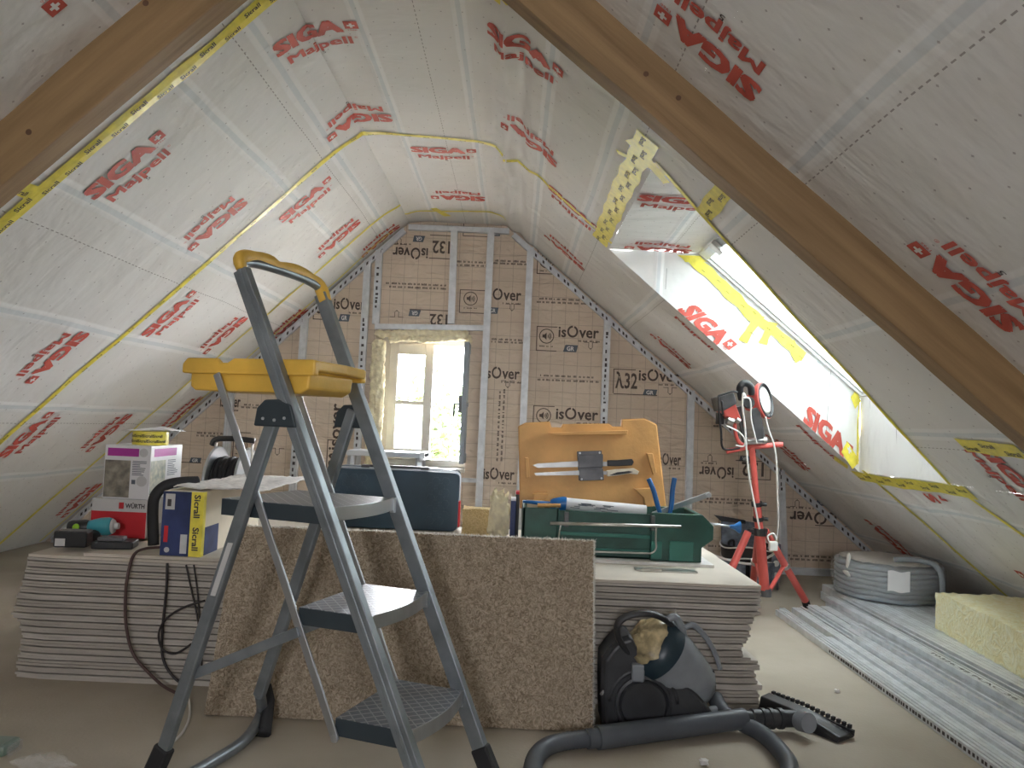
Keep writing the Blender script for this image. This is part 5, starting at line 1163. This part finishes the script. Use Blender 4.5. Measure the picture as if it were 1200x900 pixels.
# floor head
b = B(); tc_ = at_z(935, 842, .045); b.tube([tb_, tb_+(tc_-tb_)*.12, tb_+(tc_-tb_)*.14, tc_], [.026, .026, .031, .027], 18); nk = vob(b, 'tube_neck', 'vac', auto=True)
for k in (.3, .45, .62):
    b = B(); b.tube([tb_.lerp(tc_, k), tb_.lerp(tc_, k+.07)], .034, 16); b.ob('neck_ring', MT['vac'], nk, auto=True)
b = B(); p = at_z(938, 843, .05); b.lathe([(0, -.02), (.028, -.02), (.032, -.012), (.032, .03), (0, .03)], p+Vector((0, -.02, 0)), (.35, -.9, .2), 22); vob(b, 'swivel', 'vacgrey', auto=True)
n0, n1 = at_z(897, 822, .03), at_z(992, 866, .008)
b = B(); dd_ = (n1-n0).normalized(); sd = Vector((-dd_.y, dd_.x, 0)).normalized()
def npt(t, s, z): return n0.lerp(n1, t)*1.0+sd*s+Vector((0, 0, z-n0.lerp(n1, t).z))
b.add([npt(0, -.045, .004), npt(1, -.05, .003), npt(1, .05, .003), npt(0, .045, .004), npt(0, -.03, .055), npt(.5, -.03, .050), npt(1, -.035, .020), npt(1, .03, .020), npt(.5, .02, .055), npt(0, .02, .060)],
      [(0, 3, 2, 1), (4, 5, 8, 9), (5, 6, 7, 8), (0, 1, 6, 5, 4), (2, 3, 9, 8, 7), (1, 2, 7, 6), (3, 0, 4, 9)])
hd_ = vob(b, 'floor_head', 'black', bevel=.004)
b = B()
for k in range(16): b.bar(npt(k/16+.01, .035, .057-.033*max(0, k/16-.4)), npt(k/16+.045, .035, .057-.033*max(0, k/16-.4)), .012, .012)
b.bar(npt(0, .035, .045), npt(1, .042, .018), .012, .02); b.ob('bristle_strip', MT['rubber'], hd_)
# ------------------------------------------------------------------ red tripod with two work lights
TY = 4.22
def tp(px, py, dy=0):                   # the mast leans a little towards the room
    return at_y(px, py, 4.26-(700-py)*.00095+dy)
T3 = empty('tripod', (tp(896, 697).x, TY, 0), 'red enamelled tripod standing near the gable, right of the plasterboard stack', 'tripod')
def tob(b, name, m, **k): return loc(b.ob(name, MT[m], **k), T3)
cb, ctop = tp(896.5, 696), tp(881, 524); cb.z = max(cb.z, .06)
hub = cb.lerp(ctop, .43); mid = cb.lerp(ctop, .53)
b = B(); b.tube([cb, hub], .027, 16); tob(b, 'centre_column', 'trired', auto=True)
b = B(); b.tube([hub, cb.lerp(ctop, .62)], .022, 14); b.tube([cb.lerp(ctop, .62), cb.lerp(ctop, 1.0)], .0165, 14); tob(b, 'upper_mast', 'trired', auto=True)
for f in (.52, .62):
    b = B(); b.tube([cb.lerp(ctop, f-.012), cb.lerp(ctop, f+.012)], .029, 14); k_ = tob(b, 'mast_clamp', 'black', auto=True)
    b = B(); b.tube([cb.lerp(ctop, f), cb.lerp(ctop, f)+Vector((.05, -.01, 0))], .010, 10); b.ob('clamp_knob', MT['black'], k_, auto=True)
b = B(); b.tube([cb-Vector((0, 0, .012)), cb+Vector((0, 0, .03))], .034, 14); tob(b, 'lower_hub', 'dsteel', auto=True)
b = B(); b.tube([hub-Vector((0, 0, .02)), hub+Vector((0, 0, .02))], .038, 14)
lf = Vector((cb.x-.36, TY-.10, 0)); lf = lf
feet = {'right': at_z(946, 708, .02), 'left': Vector((1.09, 4.16, .02)), 'rear': Vector((1.485, 4.72, .02))}
for k, f in feet.items():
    d = (Vector((f.x, f.y, 0))-Vector((hub.x, hub.y, 0))).normalized(); s0 = hub+d*.062
    b.bar(hub, s0, .03, .028)
tob(b, 'leg_yoke', 'black', bevel=.003)
for k, f in feet.items():
    d = (Vector((f.x, f.y, 0))-Vector((hub.x, hub.y, 0))).normalized(); s0 = hub+d*.062
    b = B(); b.tube([s0, f+(s0-f)*.03], .020, 14, flat=1.0); lg = tob(b, 'leg', 'trired', auto=True)
    b = B(); b.tube([f+(s0-f)*.05, f+Vector((0, 0, -.016))], .022, 12); b.ob('rubber_foot', MT['rubber'], lg, auto=True)
    m_ = s0.lerp(f, .44); b = B(); b.tube([m_, m_.lerp(f, .06)], .026, 12); b.ob('bracket', MT['steel'], lg, auto=True)
    b = B(); b.bar(m_, cb+d*.03, .022, .012); b.ob('strut', MT['trired'], lg, bevel=.002)
# cross bar
b = B(); b.tube([tp(851, 529), tp(872, 525), tp(912, 521)], .014, 12); b.tube([tp(905, 521.4), tp(917, 521)], .0145, 12); tob(b, 'cross_bar', 'trired', auto=True)
b = B(); b.tube([tp(875, 517, -.02), tp(898, 516, -.02)], .020, 12); tob(b, 'cross_bar_bracket', 'steel', auto=True)
# right lamp: round, its pale glass turned towards the roof
LR = empty('work_light', tp(893, 470), 'round red work light with cream glass, on the right of the tripod bar', 'work light', 'work lights on the tripod')
c_ = tp(895.5, 469.5, 0); n_ = Vector((.76, -.62, .20)).normalized()
b = B(); b.lathe([(0, -.105), (.035, -.10), (.055, -.06), (.082, -.03), (.096, -.012), (.098, .006), (.088, .010), (.084, .002), (0, .002)], c_, n_, 36, ref=(0, 0, 1)); loc(b.ob('housing', MT['trired'], auto=True), LR)
b = B(); b.lathe([(.084, .001), (.094, .012), (.088, .014), (.080, .006)], c_, n_, 36); loc(b.ob('rubber_ring', MT['black'], auto=True), LR)
b = B(); b.lathe([(0, .012), (.05, .010), (.081, .004)], c_, n_, 36); loc(b.ob('lens', MT['cream'], smooth=True), LR)
b = B(); p = c_-n_*.05; b.bar(tp(885, 478, -.07), tp(890, 515, -.07), .045, .012, up=(0, 1, 0)); b.bar(tp(885, 478, .07), tp(892, 515, .07), .045, .012, up=(0, 1, 0)); b.bar(tp(890, 517, -.075), tp(892, 517, .075), .045, .012); loc(b.ob('bracket', MT['dsteel'], bevel=.003), LR)
b = B(); b.lathe([(0, 0), (.028, 0), (.032, .012), (.028, .024), (0, .024)], tp(876.5, 472, -.08), (0, -1, 0), 18); loc(b.ob('tilt_knob', MT['black'], auto=True), LR)
b = B(); b.tube(smooth_path([tp(869, 468, -.04), tp(867, 455, -.05), tp(872, 449, -.05), tp(879, 452, -.05), tp(881, 462, -.04)], 5), .018, 10); loc(b.ob('top_handle', MT['black'], smooth=True), LR)
# left lamp: rectangular flood light with a wire cage
LL = empty('work_light', tp(858, 480), 'rectangular red work light with black wire cage, on the left of the tripod bar', 'work light', 'work lights on the tripod')
body = [tp(845, 482), tp(862, 472), tp(871, 494), tp(868, 495), tp(849, 489)]
b = B(); b.prism([tp(847, 481, -.07), tp(862, 472, -.07), tp(870, 494, -.07), tp(851, 489, -.07)], (0, .14, 0)); loc(b.ob('housing', MT['trired'], bevel=.008), LL)
b = B(); b.prism([tp(843, 465, -.09), tp(860, 460, -.09), tp(864, 473, -.09), tp(847, 482, -.09)], (0, .18, 0)); loc(b.ob('reflector_box', MT['dsteel'], bevel=.006), LL)
b = B()
for pts in ([(842, 464), (858, 459), (864, 460)], [(842, 464), (843, 492), (845, 505), (846, 522), (851, 527), (867, 525)], [(846, 470), (847, 486)]):
    b.tube(smooth_path([tp(*p, -.10) for p in pts], 5), .0055, 8); b.tube(smooth_path([tp(*p, .10) for p in pts], 5), .0055, 8)
for p in ((842, 464), (843, 480), (844, 498), (846, 515)): b.tube([tp(*p, -.10), tp(*p, .10)], .005, 8)
loc(b.ob('wire_cage', MT['black'], smooth=True), LL)
b = B(); b.box(tuple(tp(841, 497, -.03)), tuple(tp(846, 484, .03))); loc(b.ob('side_clip', MT['black'], bevel=.004), LL)
b = B(); b.tube([tp(852, 492, -.06), tp(859, 494, -.06)], .022, 12); b.tube([tp(862, 491, -.06), tp(866, 494, -.06)], .018, 12); loc(b.ob('cable_gland', MT['steel'], auto=True), LL)
b = B(); b.tube(smooth_path([tp(861, 496, -.05), tp(862, 508, -.05), tp(866, 518, -.04), tp(874, 522, 0)], 6), .010, 10); loc(b.ob('red_stay', MT['trired'], smooth=True), LL)
b = B(); b.bar(tp(866, 476, 0), tp(874, 520, 0), .03, .02, up=(0, 1, 0)); loc(b.ob('bracket', MT['dsteel'], bevel=.003), LL)
def tcab(pts, dy, lab, r=.0048):
    b = B(); b.tube(smooth_path([tp(*p, dy) for p in pts], 7), r, 8); tag(b.ob('lamp_cable', MT['cable'], smooth=True), lab, 'cable', 'white cables of the work lights')
tcab([(874, 466), (871, 461), (870, 475), (873, 500), (875, 530), (878, 560), (884, 590), (890, 620)], -.10, 'white cable dropping from the top handle down along the tripod mast')
tcab([(897, 488), (901, 505), (907, 522), (910, 545), (911, 580), (912, 612), (910, 632)], -.06, 'white cable hanging from the round work light to the plug on the leg')
tcab([(871, 466), (878, 467), (880, 475), (880, 490), (884, 508), (887, 520)], -.12, 'short white cable looped across the front of the black bracket', .004)
tcab([(851, 499), (860, 503), (868, 508), (873, 516), (871, 523), (862, 522)], -.13, 'white cable curling under the rectangular work light', .004)
t = empty('cable_plug', tp(906, 637, -.12), 'white plug hooked on the right leg of the tripod', 'plug')
b = B(); p = tp(906, 640, -.10); b.box((p.x-.022, p.y-.015, p.z-.024), (p.x+.022, p.y+.015, p.z+.026)); loc(b.ob('plug_body', MT['cable'], bevel=.006), t)
b = B(); b.tube(smooth_path([p+Vector((-.02, 0, .02)), p+Vector((-.03, 0, .05)), p+Vector((0, 0, .065)), p+Vector((.02, 0, .03))], 5), .005, 8); loc(b.ob('cable_loop', MT['cable'], smooth=True), t)

# tool bucket and board behind the tripod
bx, by = at_y(876, 690, 5.12).x, 5.12
t = empty('tool_bucket', (bx, by, 0), 'black fabric tool bucket with pale piping, behind the red tripod', 'tool bucket')
b = B(); b.lathe([(0, .004), (.150, .004), (.160, .02), (.180, .27), (.172, .27), (.155, .03), (0, .02)], (bx, by, 0), n=40); loc(b.ob('body', MT['black'], auto=True), t)
for h, r in ((.262, .182), (.19, .178), (.02, .163)):
    b = B(); b.tube([(bx+r*math.cos(a*PI/20), by+r*math.sin(a*PI/20), h+.012*math.sin(a*.5)) for a in range(41)], .005, 6, cap=False); loc(b.ob('piping', MT['cable'], smooth=True), t)
for k in range(5):
    a = -PI/2+(k-2)*.62; c = Vector((bx+.172*math.cos(a), by+.172*math.sin(a), .12)); tg = Vector((-math.sin(a), math.cos(a), 0)); nr2 = Vector((math.cos(a), math.sin(a), 0))
    b = B(); b.prism([c-tg*.042+Vector((0, 0, -.08)), c+tg*.042+Vector((0, 0, -.08)), c+tg*.045+Vector((0, 0, .06)), c-tg*.045+Vector((0, 0, .06))], nr2*.018); loc(b.ob('pocket', MT['bag'] if k != 4 else MT['redcard2'], bevel=.006), t)
b = B()
pts = [at_y(845, 605, by+.02), at_y(840, 608, by+.02), at_y(873, 611, by+.02), at_y(874, 652, by+.02), at_y(846, 652, by+.02)]
b = B(); b.prism([at_y(846, 609, by+.03), at_y(873, 611, by+.03), at_y(888, 613, by+.03), at_y(886, 660, by+.03), at_y(846, 660, by+.03)], (0, .03, 0)); t = empty('case_lid', at_y(862, 640, by+.03), 'dark grey box lid standing upright in the tool bucket', 'box lid')
loc(b.ob('panel', MT['bag'], bevel=.008), t)
b = B(); b.prism([at_y(838, 604, by+.025), at_y(874, 610, by+.025), at_y(874, 614, by+.025), at_y(846, 611, by+.025)], (0, .04, 0)); loc(b.ob('top_edge', MT['rubber'], bevel=.003), t)
b = B(); b.tube(smooth_path([at_y(856, 648, by+.01), at_y(854, 636, by+.01), at_y(860, 634, by+.01), at_y(859, 650, by+.01)], 5), .008, 8); loc(b.ob('grip', MT['rubber'], smooth=True), t)
b = B(); b.tube(smooth_path([at_y(830, 647, 4.9), at_y(842, 653, 4.85), at_y(870, 660, 4.9), at_y(885, 660, 4.9), at_y(902, 652, 4.9), at_y(912, 645, 5.0)], 6), .008, 8); tag(b.ob('white_rope', MT['cable'], smooth=True), 'pale strap draped across the front of the tool bucket', 'strap')
p = at_y(908, 665, 5.0)
t = empty('power_strip', (p.x, p.y, 0), 'narrow grey socket strip standing right of the tool bucket', 'socket strip')
b = B(); b.box((p.x-.03, p.y-.02, .05), (p.x+.03, p.y+.02, .30)); loc(b.ob('body', MT['bag'], bevel=.005), t)
for k in range(3):
    b = B(); b.lathe([(.016, 0), (.020, .003), (.014, .004)], (p.x, p.y-.02, .10+k*.075), (0, -1, 0), 16); loc(b.ob('socket', MT['cable'], auto=True), t)
b = B(); b.tube([(p.x+.02, p.y, .06), (p.x+.02, p.y, .004)], .008, 8); b.tube([(p.x-.02, p.y, .06), (p.x-.02, p.y, .004)], .008, 8); loc(b.ob('feet', MT['dsteel'], smooth=True), t)

# ------------------------------------------------------------------ galvanised studs lying along the right eaves
def profile(x, y0, y1, z, w, h, m='galv', flip=False, label='', slot=0, name='steel_stud', dx=0):
    th = .0022; zb, zt = z, z+h; b = B()
    # an open channel: web and two flanges with turned lips
    if flip: sec = [(0, 0), (w, 0), (w, h), (w-.012, h), (w-.012, h-th), (w-th, h-th), (w-th, th), (th, th), (th, h-th), (.012, h-th), (.012, h), (0, h)]
    else: sec = [(0, 0), (.0, h), (w, h), (w, 0), (w-.008, 0), (w-.008, th), (w-th, th), (w-th, h-th), (th, h-th), (th, th), (.008, th), (.008, 0)]
    L = y1-y0
    b.prism([(x+u, y0, z+v) for u, v in sec], (dx, L, 0))
    zt = z+(th if flip else h)
    for k in (.3, .7) if w > .045 else (.5,):
        b.bar((x+w*k, y0+.001, zt+.0006), (x+w*k+dx, y1-.001, zt+.0006), .004, .0016)
    return b
items = [ # x, y0, y1, z, w, h, flip
 (1.495, 2.05, 4.33, .0, .030, .030, True), (1.527, 2.05, 4.36, .0, .028, .034, True), (1.560, 2.05, 3.85, .0, .050, .016, False),
 (1.610, 2.0, 4.40, .0, .048, .030, False), (1.665, 2.0, 4.42, .0, .048, .034, True), (1.718, 2.0, 4.44, .0, .048, .040, False), (1.770, 2.0, 4.40, .0, .050, .044, False),
 (1.665, 1.95, 3.75, .0342, .047, .014, False), (1.745, 2.0, 3.95, .0445, .052, .018, True),
 (1.825, 1.95, 4.46, .0, .048, .060, False), (1.878, 1.95, 4.46, .0, .048, .060, False), (1.825, 1.95, 4.47, .0625, .048, .022, False), (1.878, 1.95, 4.47, .0625, .048, .022, True),
 (1.932, 1.95, 4.80, .0, .070, .048, False), (2.006, 1.95, 4.80, .0, .070, .048, False), (1.932, 1.95, 4.78, .0495, .070, .046, False), (2.006, 1.95, 4.78, .0495, .070, .046, False),
 (2.080, 2.4, 4.82, .0, .070, .048, False), (2.080, 2.4, 4.82, .0495, .070, .046, False), (2.154, 2.4, 4.82, .0, .070, .095, False), (2.228, 2.4, 4.6, .0, .07, .048, False), (2.228, 2.4, 4.3, .0495, .07, .046, False),
 (2.302, 2.5, 4.75, .0, .10, .095, False)]
labs = {0: 'outermost galvanised edge profile, nearest the open floor, black lettering on its side', 1: 'narrow open channel lying next to the outermost profile', 2: 'short flat galvanised profile over the gap beside the two narrow channels', 7: 'thin galvanised channel with raised stamped lettering on top', 8: 'open galvanised channel laid askew in the middle of the studs', 9: 'galvanised stud lettered in black on its top face', 22: 'broadest galvanised box profile, furthest under the roof slope'}
stob = []
for i, (x, y0, y1, z, w, h, fl_) in enumerate(items):
    b = profile(x, y0, y1, z+.0008, w, h, flip=fl_)
    o = b.ob('steel_stud', MT['galv' if i % 3 else 'galv2']); stob.append(o)
    if i in labs: tag(o, labs[i], 'steel stud', 'steel studs on the floor')
    else: tag(o, 'galvanised steel stud in the bundle lying along the right eaves', 'steel stud', 'steel studs on the floor')
b = B(); r = random.Random(8); y = 2.2
while y < 3.6: l = r.uniform(.008, .02); b.box((1.494, y, .010), (1.4948, y+l, .022)); y += l+r.uniform(.004, .015)
b.ob('lettering', MT['ink'], stob[0])
def floor_text(par, txt, x, y, z, w, h, m):
    b = B(); put_text(b, txt, lambda u, v: Vector((x+v, y-u, z)), w, h, .02); b.ob('lettering', MT[m], par)
floor_text(stob[7], 'XNGC CE ETAIE SYLAT 48', 1.680, 3.15, .0515, .85, .022, 'wcard')
floor_text(stob[11], '10326 48 PLAC 36 STYL', 1.838, 3.0, .0885, .75, .016, 'ink')
b = B(); b.lathe([(0, 0), (.016, 0), (.016, .001), (0, .001)], (2.3015, 4.22, .052), (-1, 0, 0), 18); b.ob('service_hole', MT['black'], stob[22])
b = B(); b.box((2.3005, 3.95, .012), (2.3018, 4.02, .085)); o = b.ob('sticker', MT['wcard'], stob[22])
b = B()
for k in range(14):
    a0, a1 = -2.3+k*.25, -2.3+(k+1)*.25
    b.add([(2.2999, 3.985+.014*math.cos(a0), .048+.022*math.sin(a0)), (2.2999, 3.985+.014*math.cos(a1), .048+.022*math.sin(a1)), (2.2999, 3.985+.022*math.cos(a1), .048+.032*math.sin(a1)), (2.2999, 3.985+.022*math.cos(a0), .048+.032*math.sin(a0))], [(0, 1, 2, 3)])
b.ob('blue_mark', MT['blue'], o)

# ------------------------------------------------------------------ coil of conduit wrapped in film
kx, ky, kz = 2.205, 4.52, .1005
t = empty('conduit_coil', (kx, ky, kz), 'coil of grey corrugated conduit wrapped in clear film, lying on the steel studs', 'conduit coil')
RC = .288
b = B()
for lay in range(7):
    for q in range(2):
        rr = RC-.014-q*.028; zz = kz+.016+lay*.0275
        pts = [(kx+rr*math.cos(a*PI/36), ky+rr*math.sin(a*PI/36), zz+.003*math.sin(a*.7+lay)) for a in range(73)]
        b.tube(pts, [.0140+(.0012 if a % 2 else 0) for a in range(73)], 8, cap=False)
loc(b.ob('conduit_windings', MT['conduit'], smooth=True), t)
b = B(); n = 90; vs = []
prof_ = [(.15, .196), (.21, .210), (.262, .210), (RC-.005, .198), (RC+.010, .17), (RC+.014, .09), (RC+.006, .02), (RC-.03, .002)]
for i in range(n):
    a = 2*PI*i/n
    for (r_, h_) in prof_:
        e = .010*noise.noise(Vector((math.cos(a)*6, math.sin(a)*6, h_*12)))
        vs.append((kx+(r_+e)*math.cos(a), ky+(r_+e)*math.sin(a), kz+max(.001, h_+.008*noise.noise(Vector((math.cos(a)*9, math.sin(a)*9, r_*20))))))
k = len(prof_); b.add(vs, [(i*k+j, ((i+1) % n)*k+j, ((i+1) % n)*k+j+1, i*k+j+1) for i in range(n) for j in range(k-1)])
loc(b.ob('film_wrap', MT['film'], smooth=True), t)
b = B(); n = 60; vs = []
for i in range(n):
    a = 2*PI*i/n
    for r_, h_ in ((.0, .202), (.11, .204), (.19, .212), (.262, .208)): vs.append((kx+r_*math.cos(a), ky+r_*math.sin(a), kz+h_+.008*noise.noise(Vector((math.cos(a)*r_*30, math.sin(a)*r_*30, 2)))))
b.add(vs, [(i*4+j, ((i+1) % n)*4+j, ((i+1) % n)*4+j+1, i*4+j+1) for i in range(n) for j in range(3)])
MT['filmtop'] = clear_mat('hazy_film', (.72, .68, .63), .85, .4); loc(b.ob('film_top', MT['filmtop'], smooth=True), t)
b = B(); a0 = -2.02; vs = []
for i in range(9):
    a = a0+i*.045
    for h_ in (.075, .185): vs.append((kx+(RC+.020)*math.cos(a), ky+(RC+.020)*math.sin(a), kz+h_+.004*math.sin(i)))
b.add(vs, [(i*2, i*2+2, i*2+3, i*2+1) for i in range(8)]); o = b.ob('paper_label', MT['wcard']); s = o.modifiers.new('s', 'SOLIDIFY'); s.thickness = .001; loc(o, t)
b = B(); b.tube(smooth_path([(kx-.02, ky-.12, kz+.222), (kx+.06, ky-.20, kz+.236), (kx+.12, ky-.27, kz+.226), (kx+.145, ky-.295, kz+.18), (kx+.15, ky-.302, kz+.12), (kx+.15, ky-.304, kz+.070)], 12), [.0145+(.0012 if i % 2 else 0) for i in range(61)], 10); loc(b.ob('loose_end', MT['conduit'], smooth=True), t)
b = B(); pk0 = Vector((kx-RC+.01, ky-.12, kz+.17))
for (d0, d1, wd) in (((-.02, -.02, .0), (-.015, -.04, .085), .02), ((-.01, -.03, -.05), (-.045, -.05, -.01), .018)):
    p = pk0+Vector(d0); q = pk0+Vector(d1); b.tube([p, p.lerp(q, .4), p.lerp(q, .8), q], [.012, wd, wd*1.1, .004], 8, flat=.4)
loc(b.ob('film_knot', MT['filmtop'], smooth=True), t)

# ------------------------------------------------------------------ slab of yellow glass wool at the right edge
q0 = at_z(1096, 736, .098); q1 = at_z(1200, 796, .098)
dy_ = (q1-q0); dy_.z = 0; L_ = dy_.length; ux = dy_.normalized(); uy = Vector((-ux.y, ux.x, 0)); uy = uy if uy.x > 0 else -uy
GT = Matrix(((uy.x, -ux.x, 0, q0.x), (uy.y, -ux.y, 0, q0.y), (0, 0, 1, .0975), (0, 0, 0, 1)))
gw = roughbox(0, .52, -1.35, 0, 0, .175, .022, .010, 9, GT)
tag(gw.ob('glass_wool_slab', MT['gwool'], smooth=True), 'thick slab of yellow glass wool lying on the steel studs at the right edge', 'insulation slab')
blob('plaster_crumb', at_z(825, 893, .010), (.012, .010, .008), MT['plaster2'], 'small plaster crumb on the floor at the bottom edge, below the vacuum', 'crumb', 4, .5, 2, 12)
blob('plaster_crumb', at_z(981, 810, .007), (.009, .008, .006), MT['plaster2'], 'tiny plaster crumb on the open floor above the vacuum floor head', 'crumb', 5, .5, 2, 12)
